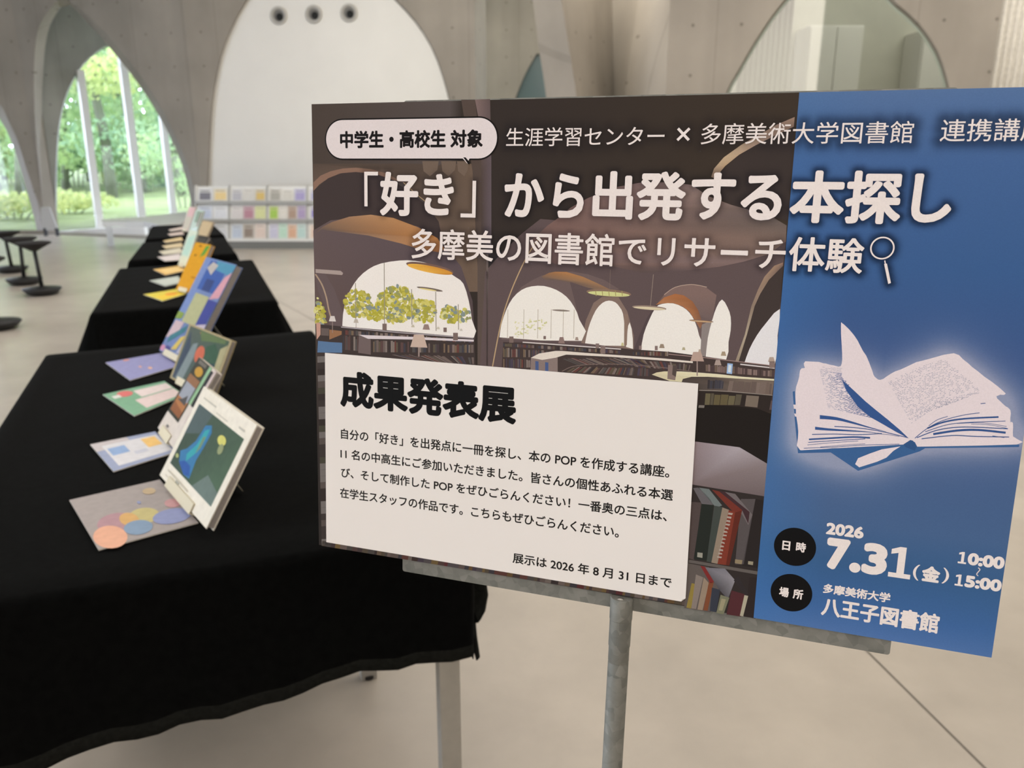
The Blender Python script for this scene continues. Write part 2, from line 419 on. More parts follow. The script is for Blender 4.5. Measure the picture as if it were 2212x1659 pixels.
# return strip beside the white panel
F3b = on_y(1050, 100, 12.9)
plR = VPlane((F3.x, F3.y), (F3b.x, F3b.y)); wall_mesh('wall_back_return', plR, 0.001, plR.len, [], .15, M['conc'])
# deeper wall seen past it, with a dark teal window
A4, B4 = on_y(960, 100, 16.4), on_y(1420, 100, 16.0)
pl4 = VPlane((A4.x, A4.y), (B4.x, B4.y))
t_out = [(1075, 440), (1083, 330), (1098, 255), (1115, 208), (1132, 165), (1148, 135), (1165, 112), (1190, 140), (1215, 190), (1235, 260), (1243, 340), (1246, 440)]
h4 = hole(pl4, t_out, [(x * .985 + 17.4, y + 4) for x, y in t_out], .15)
wall_mesh('wall_far_back', pl4, 0, pl4.len, [h4], .2, M['conc'])
pts = [pl4.pt(*pl4.st(p), .1) for p in h4[1]]
struct(MB().prism(pts, pl4.n * .02).build('window_3', M['teal'], root=pts[0]))
# pier on the right: curved edge, reveal and crossing faces
def sheet_wall(name, rows, m, thick=None):
    """loft of matching 3-D point rows"""
    b = MB(); n = len(rows[0])
    for ra, rb in zip(rows, rows[1:]):
        o = len(b.v); b.v += [Vector(p) for p in ra] + [Vector(p) for p in rb]
        for i in range(n - 1):
            b.f.append((o + i, o + n + i, o + n + i + 1, o + i + 1)); b.c.append(None); b.m.append(0)
    return struct(b.build(name, m, uvf=lambda p: (p.x + p.y * .7, p.z), smooth=True))
def drop(curve, Y, n=26, zt=CEIL):
    Q = sorted([on_y(x, y, Y) for x, y in smooth_curve(curve, 10)], key=lambda p: p.z); P = []
    for k in range(n):
        z = zt * k / (n - 1)
        if z <= Q[0].z: x = Q[0].x
        elif z >= Q[-1].z: x = Q[-1].x
        else:
            i = max(j for j in range(len(Q) - 1) if Q[j].z <= z); x = lerp(Q[i].x, Q[i + 1].x, (z - Q[i].z) / max(1e-9, Q[i + 1].z - Q[i].z))
        P.append(Vector((x, Y, z)))
    return P
c_back = [(1092, -190), (1132, -70), (1150, 0), (1165, 110), (1180, 210), (1192, 330), (1199, 460), (1203, 590), (1204, 680)]
c_frnt = [(1170, -230), (1200, -80), (1213, 0), (1232, 120), (1245, 205), (1255, 330), (1261, 460), (1264, 600), (1265, 700)]
c_fold = [(1318, -260), (1320, -80), (1322, 0), (1323, 100), (1324, 200), (1325, 330), (1326, 460), (1327, 600), (1328, 730)]
c_sA = [(1420, -280), (1390, -80), (1378, 0), (1362, 110), (1350, 202), (1341, 330), (1336, 460), (1334, 600), (1333, 730)]
c_sB = [(1530, -300), (1486, -80), (1471, 0), (1453, 100), (1438, 202), (1424, 330), (1416, 460), (1412, 600), (1411, 740)]
sheet_wall('wall_right_pier', [drop(c_back, 9.45), drop(c_frnt, 9.0), drop(c_fold, 10.3), drop(c_sA, 9.7), drop(c_sB, 8.75)], M['conc'])
# wall with the glazed arch
AR, BR_ = on_y(1438, 202, 8.75), on_y(2145, 150, 8.3)
plG = VPlane((AR.x, AR.y), (BR_.x, BR_.y))
uG0 = plG.st(plG.hit(1438, 202))[0]
g_out = [(1500, 620), (1515, 430), (1540, 290), (1569, 198), (1591, 158), (1620, 106), (1657, 48), (1694, 0), (1750, -55), (1815, -78), (1880, -55), (1929, 0), (1976, 40), (2009, 81), (2031, 121), (2050, 184), (2066, 290), (2074, 430), (2078, 620)]
g_in = [(1503, 620), (1518, 430), (1543, 290), (1572, 198), (1594, 158), (1623, 107), (1660, 50), (1697, 3), (1752, -50), (1814, -70), (1873, -47), (1919, 7), (1965, 47), (1998, 86), (2020, 125), (2039, 186), (2055, 290), (2063, 430), (2067, 620)]
hG = hole(plG, g_out, g_in, .09)
bw = wall_mesh('wall_right', plG, uG0 - .0, plG.len, [hG], .09, M['conc'])
rm = MB(); n = len(hG[0])
fr = [p - plG.n * .004 for p in hG[0]]; bk = [p + plG.n * .004 for p in hG[1]]
mid = [lerp(a, b, .55) - plG.n * .0 for a, b in zip(hG[0], hG[1])]
pts = [plG.pt(*plG.st(p), .05) for p in hG[1]]
wg = struct(MB().prism(pts, plG.n * .012).build('window_4', M['pane2'], root=pts[0]))
inn = [plG.pt(plG.st(p)[0], p.z, .03) for p in hG[1]]
ctr = sum(inn, Vector()) / len(inn)
rim = MB(); sh = [lerp(p, ctr, .022) for p in inn]
rim.add(inn + sh, [(i, (i + 1) % n, (i + 1) % n + n, i + n) for i in range(n)])
rim.build('window_frame', M['rim'], wg)
# the room behind the glass
rb = MB(); a, b_ = on_y(1380, 0, 12.0), on_y(2350, 0, 12.0)
rb.box((a.x, 12.0, 0), (b_.x, 12.15, CEIL)); struct(rb.build('wall_right_inner', M['room']))
def room_box(name, x0, y0, x1, y1, Y, d, m, label, cat):
    p, q = on_y(x0, y1, Y), on_y(x1, y0, Y)
    rt = empty(name, ((p.x + q.x) / 2, Y, p.z), label, cat)
    return rt, p, q
for (x0, y0, x1, y1, lab) in ((1735, 60, 1790, 640, 'tall pale cupboard behind the arched glass, left one'), (1975, 70, 2015, 640, 'narrow white cupboard at the right end behind the arched glass')):
    p, q = on_y(x0, y0, 11.7), on_y(x1, y1, 11.7); zt = p.z
    rt = empty('cupboard', (p.x, 11.4, 0), lab, 'cupboard')
    MB().box((p.x, 11.45, 0), (q.x, 11.98, zt)).build('body', M['white'], rt, bevel=.01)
    MB().box((p.x + .015, 11.42, .08), ((p.x + q.x) / 2 - .006, 11.448, zt - .03)).build('door', M['white'], rt)
    MB().box(((p.x + q.x) / 2 + .006, 11.42, .08), (q.x - .015, 11.448, zt - .03)).build('door', M['white'], rt)
def curtain(name, x0, x1, Y, zt, waves, amp, m, label):
    p, q = on_y(x0, 200, Y), on_y(x1, 200, Y); b = MB(); N = waves * 10
    for j in range(2):
        for i in range(N + 1):
            t = i / N; b.v.append(Vector((lerp(p.x, q.x, t), Y + amp * math.sin(t * waves * 2 * math.pi), .02 if j == 0 else zt)))
    for i in range(N): b.f.append((i, i + 1, N + 2 + i, N + 1 + i)); b.c.append(None); b.m.append(0)
    o = b.build(name, m, root=(p.x, Y, 0), smooth=True); sd = o.modifiers.new('thick', 'SOLIDIFY'); sd.thickness = .006
    return tag(o, label, 'curtain')
curtain('lace_curtain', 1590, 1700, 9.3, 3.9, 10, .03, M['lace'], 'pale patterned curtain hanging behind the left side of the arched glass')
curtain('lace_curtain', 2130, 2330, 8.55, CEIL - .02, 14, .03, mat('white patterned curtain', (.80, .78, .73, 1), .8, noise=.10, nscale=30), 'white wavy patterned curtain at the right edge beside the concrete wall')

# ------------------------------------------------------------------ air vents on the white panel
for (x, y, side) in ((602, 34, 'left'), (678, 31, 'middle'), (754, 28, 'right')):
    c = plW.hit(x, y, .055); nrm = -plW.n
    vt = empty('air_vent', c, f'{side} of three round air nozzles high on the white panel', 'air vent', 'round air nozzles')
    MB().lathe([(.078, .002), (.118, .002), (.122, .012), (.112, .028), (.094, .030), (.080, .012), (.078, .002)], c, 32, nrm, cap=False).build('ring', M['ring'], vt, smooth=True)
    MB().lathe([(.02, .003), (.079, .004)], c, 32, nrm).build('throat', mat('vent cone', (.17, .165, .155, 1), .6), vt)
    sd_ = Vector((nrm.y, -nrm.x, 0)).normalized(); sd_ = sd_ if sd_.x > 0 else -sd_
    MB().lathe([(.050, .004), (.050, .016), (.040, .018), (.002, .012)], c + sd_ * .016 - Vector((0, 0, .016)), 24, nrm).build('nozzle', M['hole'], vt, smooth=True)

# ------------------------------------------------------------------ outside: lawn, trees, shrubs
gz = MB()
N = 26
for j in range(N + 1):
    for i in range(N + 1):
        x = lerp(-60, 30, i / N); y = lerp(14.45, 70, j / N); gz.v.append(Vector((x, y, -.03 + random.uniform(-.03, .03) * (j > 0) + max(0, y - 24) * .02)))
for j in range(N):
    for i in range(N): gz.f.append((j * (N + 1) + i, j * (N + 1) + i + 1, (j + 1) * (N + 1) + i + 1, (j + 1) * (N + 1) + i)); gz.c.append(None); gz.m.append(0)
tag(gz.build('lawn', M['grass'], smooth=True), 'bright green lawn outside the arched windows', 'lawn', kind='structure')
def leaves(b, c, rad, n, size):
    for _ in range(n):
        v = Vector((random.gauss(0, 1), random.gauss(0, 1), random.gauss(0, 1))).normalized() * (random.random() ** .35)
        p = Vector(c) + Vector((v.x * rad[0], v.y * rad[1], v.z * rad[2]))
        a = Vector((random.gauss(0, 1), random.gauss(0, 1), random.gauss(0, .6))).normalized(); d = a.orthogonal().normalized()
        q = Matrix.Rotation(random.random() * 6.28, 3, a); d = q @ d; e = a.cross(d) * .6; s = size * random.uniform(.6, 1.3)
        b.add([p - d * s, p - e * s * .8, p + d * s, p + e * s * .8], [(0, 1, 2, 3)])
def tree(x, y, h, lean, m, label, group=None, spread=1.0, low=.25, r=.16):
    rt = empty('tree', (x, y, -.05), label, 'tree', group); b = MB(); pts = []
    for k in range(6): pts.append(Vector((x + lean * k / 5 + .12 * math.sin(k * 1.7 + x), y, -.12 + h * .75 * k / 5)))
    for k in range(5): b.tube(pts[k], pts[k + 1], r * (1 - k * .14), r * (1 - (k + 1) * .14), 9)
    for _ in range(6):
        k = random.randint(2, 4); d = Vector((random.uniform(-1, 1), random.uniform(-1, 1), random.uniform(.2, .7))) * 1.6 * spread
        b.tube(pts[k], pts[k] + d, r * .4, r * .12, 6)
    b.build('trunk', M['bark'], rt, smooth=True)
    f = MB()
    for _ in range(15):
        z = random.uniform(low, 1.0) * h; w = spread * (1.9 - 1.0 * abs(z / h - .55))
        c = (x + lean * .8 + random.uniform(-w, w), y + random.uniform(-w, w), z)
        leaves(f, c, (1.1 * spread, 1.0 * spread, .55 * spread), 330 if y < 29 else 260, .105 if y < 29 else .16)
    f.build('foliage', m, rt)
TR = [(52, 24.5, 10, .4, 'leaf_a'), (2, 24, 9, -.8, 'leaf_b'), (236, 25, 10.5, .1, 'leaf_b'), (150, 27, 11, .2, 'leaf_a'), (305, 27, 10, -.3, 'leaf_a'), (392, 25.5, 8.5, .2, 'leaf_c'),
      (-60, 27, 11, .3, 'leaf_c'), (95, 31, 12, 0, 'leaf_c'), (195, 33, 13, .3, 'leaf_c'), (275, 34, 12, 0, 'leaf_a'), (350, 32, 12, .2, 'leaf_c'), (430, 33, 12, 0, 'leaf_a'), (20, 34, 13, 0, 'leaf_a'), (-130, 34, 12, 0, 'leaf_c'), (240, 38, 15, 0, 'leaf_c'), (120, 39, 15, 0, 'leaf_a'), (350, 39, 15, 0, 'leaf_c'), (0, 40, 15, 0, 'leaf_c')]
for i, (x, Y, h, ln, mm) in enumerate(TR):
    p = on_y(x, 420, Y)
    if i == 0: lab, g = 'slim upright tree on the lawn beyond the leftmost window', None
    elif i == 1: lab, g = 'leaning tree at the left edge of the photo beyond the leftmost window', None
    elif i == 2: lab, g = 'dark-trunked tree on the lawn between the first two white mullions', None
    else: lab, g = 'leafy green tree standing in the wood beyond the lawn', 'trees of the wood behind the lawn'
    tree(p.x, Y, h, ln, M[mm], lab, g, spread=1.35 if i > 2 else 1.0, low=.12 if i > 2 else .3, r=.17 if i < 3 else .13)
for i, (x, y, Y, w, hh, mm, lab) in enumerate(((30, 470, 17.5, 1.0, .55, 'leaf_b', 'bright low shrub outside the leftmost window'), (150, 470, 19, .8, .42, 'leaf_b', 'pale low shrub outside just right of the grey pillar'), (400, 440, 21, 1.0, 1.6, 'leaf_a', 'bushy green shrub outside at the right edge of the window'), (-130, 470, 17, 1.0, .5, 'leaf_b', 'low shrub outside at the far left edge of the photo'))):
    p = on_y(x, y, Y); f = MB()
    rt = empty('shrub', (p.x, Y, 0), lab, 'shrub')
    for _ in range(9): leaves(f, (p.x + random.uniform(-w, w), Y + random.uniform(-.4, .4), hh * random.uniform(.3, .9)), (.5, .4, hh * .35), 140, .05)
    f.build('foliage', M[mm], rt)
    s = MB()
    for k in range(5): s.tube((p.x + (k - 2) * .12, Y, -.06), (p.x + (k - 2) * .3, Y + .1, hh * .7), .018, .008, 6)
    s.build('stem', M['bark'], rt)

for i in range(9):
    x = -120 + i * 72; Y = 27.5 + (i % 3) * 1.6; p = on_y(x, 420, Y); f = MB(); hh = 2.2 + .5 * (i % 2)
    rt = empty('shrub', (p.x, Y, 0), 'green undergrowth shrub between the trees beyond the lawn', 'shrub', 'undergrowth beyond the lawn')
    for _ in range(10): leaves(f, (p.x + random.uniform(-.7, .7), Y + random.uniform(-.4, .4), hh * random.uniform(.2, .9)), (.55, .5, hh * .25), 200, .085)
    f.build('foliage', M[('leaf_a', 'leaf_c', 'leaf_b')[i % 3]], rt)
    s_ = MB()
    for k in range(4): s_.tube((p.x + (k - 1.5) * .12, Y, -.06), (p.x + (k - 1.5) * .3, Y + .1, hh * .7), .025, .01, 6)
    s_.build('stem', M['bark'], rt)

# ------------------------------------------------------------------ bench, wedge, board by the pillar
k0, k1 = on_z(128, 503), on_z(313, 508)
kd = (k1 - k0).normalized(); kn = Vector((-kd.y, kd.x, 0))
kb = MB(); kq = [k0, k1, k1 + kn * .30, k0 + kn * .30]; kz = (.02, .165, .165, .02)
kb.add(kq + [p + Vector((0, 0, z)) for p, z in zip(kq, kz)], [(3, 2, 1, 0), (4, 5, 6, 7), (0, 1, 5, 4), (1, 2, 6, 5), (2, 3, 7, 6), (3, 0, 4, 7)])
tag(kb.build('window_wedge', M['wedge'], root=k0, bevel=.006), 'long low white wedge on the floor along the tall arched window', 'ledge')  # low white wedge rising towards its right end
bp = [on_z(x, y, .42) for x, y in ((221, 474), (270, 471), (312, 468), (402, 457), (402, 476), (390, 484), (345, 486), (310, 479), (270, 478), (221, 478))]
bt = empty('bench', bp[0] * 1.0, 'pale grey bench with curved top beside the window', 'bench'); bt.location.z = 0
sb = MB().prism([p - Vector((0, 0, .06)) for p in bp], (0, 0, .06)); sb.build('seat_slab', M['bench'], bt, bevel=.008)
q = [on_z(x, y, .36) for x, y in ((318, 480), (388, 484), (398, 468), (330, 470))]
MB().prism([Vector((p.x, p.y, 0)) for p in q], (0, 0, .36)).build('base', mat('bench base shade', (.30, .28, .25, 1), .7), bt)  # shadow on this side put into the darker colour
q = [on_z(x, y, .36) for x, y in ((226, 477), (240, 477), (240, 474), (226, 474))]
MB().prism([Vector((p.x, p.y, 0)) for p in q], (0, 0, .36)).build('base', M['bench'], bt)
p = on_y(108, 500, 13.7)
nb = empty('notice_stand', (p.x, 13.7, 0), 'small pale board on short dark legs at the foot of the grey pillar', 'notice stand')
MB().add([on_y(*c, 13.7) for c in ((90, 497), (124, 497), (106, 448), (88, 448))] + [on_y(*c, 13.7) + Vector((0, .03, 0)) for c in ((90, 497), (124, 497), (106, 448), (88, 448))],
         [(0, 1, 2, 3), (4, 7, 6, 5), (0, 4, 5, 1), (1, 5, 6, 2), (2, 6, 7, 3), (3, 7, 4, 0)]).build('board', mat('pale board', (.5, .5, .49, 1)), nb)
for x in (97, 122):
    c = on_y(x, 497, 13.7); MB().box((c.x - .02, 13.69, 0), (c.x + .02, 13.74, c.z + .03)).build('leg', M['black'], nb)

# ------------------------------------------------------------------ sway stools
def stool(x, y, top, label):
    b = on_z(x, y); d = ray(*top); t = b.y / d.y; tp = EYE + d * t; hgt = tp.z
    rt = empty('stool', b, label, 'stool', 'black stools by the window')
    lean = Vector((tp.x - b.x, 0, 0)); ax = (Vector((tp.x - b.x, 0, hgt))).normalized()
    MB().lathe([(.10, 0), (.135, .012), (.175, .055), (.172, .064), (.05, .075), (.022, .085)], b, 32).build('base', M['black'], rt, smooth=True)
    MB().tube(b + Vector((0, 0, .07)), b + ax * (hgt - .05), .019, .019, 14).build('column', M['black'], rt, smooth=True)
    MB().lathe([(.03, -.075), (.10, -.035), (.155, -.008), (.163, .002), (.155, .010), (.02, .012)], b + ax * hgt, 32).build('seat', M['seat'], rt, smooth=True)
stool(27, 588, (9, 502), 'black pedestal stool farthest back of the three beside the pillar')
stool(54, 614, (42, 515), 'middle black pedestal stool of the three in a row')
stool(93, 636, (71, 525), 'nearest fully visible black pedestal stool, right of the other two')
stool(-4, 710, (-40, 560), 'black stool cut off by the left edge, only its base showing')

# ------------------------------------------------------------------ magazine rack
RX = [-4.50, -4.02, -3.48, -2.91, -2.36, -1.80]; RY = 11.86; TZ = [.123, .391, .637]; TOPZ = .868
names = ['leftmost', 'second', 'third', 'fourth', 'fifth']
def tier_y(t): return RY + .05 + t * .07
for k in range(5):
    x0, x1 = RX[k], RX[k + 1]
    rt = empty('magazine_rack', ((x0 + x1) / 2, RY, 0), f'{names[k]} bay from the left of the white magazine rack by the wall', 'magazine rack', 'bays of the magazine rack')
    MB().box((x0, RY + .02, 0), (x1, RY + .38, .105)).build('base', M['base_g'], rt)
    for t in range(3):
        z = TZ[t]; y = tier_y(t); zt = (TZ + [TOPZ])[t + 1] - .012
        MB().add([(x0, y + .015, z), (x1, y + .015, z), (x1, y + .085, zt), (x0, y + .085, zt), (x0, y + .035, z), (x1, y + .035, z), (x1, y + .10, zt), (x0, y + .10, zt)],
                 [(0, 1, 2, 3), (4, 7, 6, 5), (0, 4, 5, 1), (1, 5, 6, 2), (2, 6, 7, 3), (3, 7, 4, 0)]).build('back_panel', M['rackw'], rt)
        sh = MB().box((x0, y - .035, z - .018), (x1, y + .035, z)).box((x0, y - .037, z - .018), (x1, y - .031, z + .022)).build('shelf', M['rackg'] if t else M['rackw'], rt)
    for xx in [x1 - .008]:
        MB().prism([(xx - .008, RY + .01, .10), (xx - .008, RY + .34, .10), (xx - .008, RY + .34, TOPZ), (xx - .008, RY + .25, TOPZ), (xx - .008, RY + .06, .16)], (.016, 0, 0)).build('side_panel', M['rackg'], rt)
    if k == 0:
        arc = [(x0, RY + .02 + .03, .10), (x0, RY + .34, .10)] + [(x0 + .07 - .07 * math.cos(a * math.pi / 16), RY + .30, TOPZ - .07 + .07 * math.sin(a * math.pi / 16)) for a in range(9)]
        MB().prism([(x0 - .006, RY + .01, .10), (x0 - .006, RY + .34, .10), (x0 - .006, RY + .34, TOPZ - .02), (x0 - .006, RY + .30, TOPZ), (x0 - .006, RY + .24, TOPZ), (x0 - .006, RY + .06, .16)], (.012, 0, 0)).build('side_panel', M['rackw'], rt, bevel=.004)
WH = (214, 214, 212)
MAGS = {  # (tier, bay): list of (cover colour, picture colour, description)
    (2, 0): [((215, 218, 222), (95, 95, 110), 'white magazine with a dark spot'), ((222, 215, 195), (236, 205, 130), 'white magazine with a yellow picture')],
    (2, 1): [((205, 206, 210), (170, 172, 185), 'grey magazine'), ((212, 210, 205), (205, 204, 200), 'plain white magazine'), ((200, 195, 180), (205, 170, 80), 'magazine with a gold picture')],
    (2, 2): [((190, 188, 180), (150, 148, 140), 'grey-brown magazine'), ((215, 213, 206), (205, 203, 196), 'plain white magazine'), ((185, 185, 215), (150, 140, 200), 'magazine with a violet cover')],
    (1, 0): [((205, 215, 232), (180, 195, 225), 'pale blue magazine'), ((224, 228, 234), (215, 220, 230), 'plain white magazine')],
    (1, 1): [((216, 212, 212), (205, 200, 202), 'white magazine'), ((190, 150, 165), (165, 105, 125), 'magazine with a maroon picture'), ((210, 215, 150), (205, 212, 140), 'yellow-green magazine')],
    (1, 2): [((180, 205, 90), (140, 190, 50), 'bright green magazine'), ((222, 218, 210), (214, 210, 202), 'plain white magazine'), ((175, 150, 135), (150, 120, 100), 'brown magazine'), ((170, 155, 190), (150, 130, 180), 'purple magazine')],
    (0, 0): [((222, 224, 228), (210, 212, 220), 'white magazine'), ((215, 220, 226), (205, 210, 220), 'pale magazine')],
    (0, 1): [((195, 208, 228), (180, 196, 222), 'light blue magazine'), ((175, 165, 155), (120, 105, 95), 'magazine with a dark brown picture'), ((224, 206, 196), (220, 198, 188), 'pale pink magazine')],
    (0, 2): [((200, 200, 225), (190, 190, 220), 'lavender magazine'), ((190, 225, 208), (175, 218, 196), 'mint green magazine'), ((220, 180, 150), (205, 150, 115), 'orange-brown magazine'), ((190, 215, 212), (170, 205, 202), 'pale teal magazine')],
    (2, 3): [((205, 204, 214), (150, 150, 200), 'white magazine with a blue picture')], (1, 3): [((200, 198, 205), (110, 100, 180), 'magazine with an indigo picture')], (0, 3): [((225, 205, 190), (215, 180, 160), 'peach magazine')],
}
tn = ['bottom', 'middle', 'top']
for (t, k), lst in MAGS.items():
    x0, x1 = RX[k] + .02, RX[k + 1] - .02; n = len(lst); w = (x1 - x0) / max(n, 2)
    for i, (c, pc, d) in enumerate(lst):
        a = x0 + i * w + .006; b = a + w - .012; z0 = TZ[t] + .003; zt = (TZ + [TOPZ])[t + 1] - .04 - random.uniform(0, .02)
        y = tier_y(t); th = .006
        def fp(u, v, off=0): return Vector((lerp(a, b, u), y + .004 + .060 * v - off, lerp(z0, zt, v)))
        m = MB(); cc = rgb(*mix3(c, (222, 222, 220), .4)); pcc = rgb(*mix3(pc, (214, 214, 212), .28))
        m.add([fp(0, 0), fp(1, 0), fp(1, 1), fp(0, 1), fp(0, 0, -th), fp(1, 0, -th), fp(1, 1, -th), fp(0, 1, -th)], [(0, 1, 2, 3), (4, 7, 6, 5), (0, 4, 5, 1), (1, 5, 6, 2), (2, 6, 7, 3), (3, 7, 4, 0)], cc)
        m.add([fp(.12, .18, .0006), fp(.88, .18, .0006), fp(.88, .72, .0006), fp(.12, .72, .0006)], [(0, 1, 2, 3)], pcc)
        m.add([fp(.15, .80, .0006), fp(.8, .80, .0006), fp(.8, .88, .0006), fp(.15, .88, .0006)], [(0, 1, 2, 3)], tuple(v * .7 for v in pcc[:3]) + (1,))
        o = m.build('magazine', M['cover'], root=fp(.5, 0))
        tag(o, f'{d}, {tn[t]} tier, {names[k]} rack bay', 'magazine', 'magazines in the rack')

# ------------------------------------------------------------------ cloth-covered tables
TT = .70
def cloth_table(q, label_t, label_c, drop, flare, hemz=None, legs=(), seed=0, corner=.05):
    rnd = random.Random(seed)
    FL, FR, BR, BL = [on_z(x, y, TT) for x, y in q]
    c = (FL + FR + BR + BL) / 4
    # table underneath
    rt = empty('folding_table', (c.x, c.y, 0), label_t, 'table', 'cloth-covered display tables')
    ins = [lerp(p, c, .03) for p in (FL, FR, BR, BL)]
    MB().prism([Vector((p.x, p.y, TT - .034)) for p in ins], (0, 0, .028)).build('tabletop', M['bench'], rt)
    d = (FR - FL).normalized(); n = Vector((-d.y, d.x, 0))
    R = Matrix(((d.x, n.x, 0), (d.y, n.y, 0), (0, 0, 1))).to_4x4()
    base = [lerp(p, c, .10) for p in (FL, FR, BR, BL)]
    if legs: base = [base[0], legs[0], base[2], base[3]] + list(legs[1:])
    for p in base:
        mt = Matrix.Translation((p.x, p.y, 0)) @ R
        lg = MB().box((-.021, -.016, .0), (.021, .016, TT - .036), mtx=mt).build('leg', M['leg'], rt, bevel=.002)
        MB().lathe([(.018, .0), (.020, .004), (.020, .012), (.012, .014)], (p.x, p.y, 0.0), 14).build('glide', M['black'], lg)
    # cloth
    b = MB(); N = 26
    per = []          # (point, outward, kind)
    cs = [FL, FR, BR, BL]
    for i in range(4):
        a, e = cs[i], cs[(i + 1) % 4]; t = (e - a).normalized(); o = Vector((t.y, -t.x, 0))
        o2v = (cs[(i + 2) % 4] - e).normalized(); o2 = Vector((o2v.y, -o2v.x, 0))
        for k in range(N): per.append((lerp(a, e, k / N), o, i, k / N))
        for k in range(5): per.append((e, lerp(o, o2, k / 5).normalized(), i, 1.0 + k / 50))
    n = len(per); rows = 12
    def wob(p, s): return .5 * math.sin(p.x * 13 + p.y * 7 + s) + .3 * math.sin(p.x * 29 - p.y * 23 + 2 * s) + .2 * math.sin(p.x * 51 + p.y * 37)
    for r in range(rows + 1):
        t = r / rows
        for (p, o, side, s) in per:
            dist = min(abs(s - 0), abs(1 - s)); cf = max(0, 1 - dist / .16)
            dr = drop
            if hemz and side == 0: dr = TT - hemz(s)
            dr += .012 * wob(p, 1.3) if not (hemz and side == 0) else .004 * wob(p, 1.3)
            rad = .018
            if t < .2: a = t / .2 * math.pi / 2; out = rad * math.sin(a); z = -rad * (1 - math.cos(a))
            else:
                tt = (t - .2) / .8; z = -rad - (dr - rad) * tt
                out = rad + tt * (flare + corner * cf * (1 if s <= 1 else 1.2)) + tt * .014 * wob(p, 4.0)
            b.v.append(p + o * out + Vector((0, 0, z)))
    for r in range(rows):
        for k in range(n):
            k2 = (k + 1) % n; b.f.append((r * n + k, (r + 1) * n + k, (r + 1) * n + k2, r * n + k2)); b.c.append(None); b.m.append(0 if r < rows - 1 else 1)
    # top: grid by bilinear, welded to the ring
    G = N; o0 = len(b.v)
    for j in range(G + 1):
        for i in range(G + 1):
            u, v = i / G, j / G; p = lerp(lerp(FL, FR, u), lerp(BL, BR, u), v)
            e = min(u, 1 - u, v, 1 - v)
            b.v.append(p + Vector((0, 0, .0024 * (wob(p, .4) - 1) * min(1, e * 12))))
    for j in range(G):
        for i in range(G):
            b.f.append((o0 + j * (G + 1) + i, o0 + j * (G + 1) + i + 1, o0 + (j + 1) * (G + 1) + i + 1, o0 + (j + 1) * (G + 1) + i)); b.c.append(None); b.m.append(0)
    o = b.build('tablecloth', [M['cloth'], M['hem']], root=(c.x, c.y, TT), smooth=True, fix=True)
    sd = o.modifiers.new('thick', 'SOLIDIFY'); sd.thickness = .002; sd.offset = -1
    tag(o, label_c, 'tablecloth', 'black tablecloths')
    return o, (FL, FR, BR, BL)
q1 = ((-250, 1330), (1004, 1135), (668, 714), (106, 766))
F1, F2 = on_z(*q1[0], TT), on_z(*q1[1], TT)
plF = VPlane((F1.x, F1.y), (F2.x, F2.y))
hp = [(-300, 1800), (-100, 1722), (0, 1690), (110, 1655), (180, 1625), (215, 1613), (300, 1607), (400, 1565), (500, 1545), (600, 1515), (670, 1497), (690, 1483), (760, 1453), (800, 1450), (840, 1449), (900, 1438), (950, 1435), (1004, 1430)]
hs = [(lambda a: (a[0] / plF.len, a[1]))(plF.st(plF.hit(x, y, -.02))) for x, y in hp]
def hemz(s):
    if s <= hs[0][0]: return hs[0][1]
    for (a, za), (b_, zb) in zip(hs, hs[1:]):
        if s <= b_: return lerp(za, zb, (s - a) / (b_ - a))
    return hs[-1][1]
lg1 = plF.hit(967, 1440, .015); lg2 = on_z(796, 1462, 0)
cl1, c1 = cloth_table(q1, 'display table nearest the camera, pale legs under the black cloth', 'black cloth over the nearest table, wavy hem above the floor', .30, .0, hemz,
                      legs=(Vector((lg1.x, lg1.y, 0)), Vector((lg2.x, lg2.y, 0))), seed=1, corner=.0)
fp = [(1000, 1250), (1030, 1246), (1046, 1262), (1050, 1295), (1044, 1325), (1034, 1338), (1023, 1346), (1026, 1375), (1033, 1418), (1029, 1421), (1021, 1401), (1019, 1423), (1015, 1423), (1012, 1392), (1002, 1391)]
YF = F2.y + .05
fm = MB(); pts = []
for x, y in fp:
    p = on_y(x, y, YF); p.y += .012 * math.sin((x - 1000) * .14); pts.append(p)
fm.prism(pts, (0.004, .010, 0)); fm.build('corner_fold', M['hem'], cl1)
cloth_table(((202, 676), (590, 648), (541, 561), (262, 580)), 'display table behind the nearest one', 'black cloth over the second table, flared at its right corner', .30, .03, seed=2, corner=.10)
cloth_table(((283, 562), (506, 547), (481, 513), (312, 524)), 'third display table from the camera', 'black cloth over the third table from the camera', .30, .03, seed=3, corner=.08)
cloth_table(((318, 516), (480, 506), (455, 482), (331, 488)), 'farthest display table in the row', 'black cloth over the farthest table in the row', .30, .03, seed=4, corner=.08)

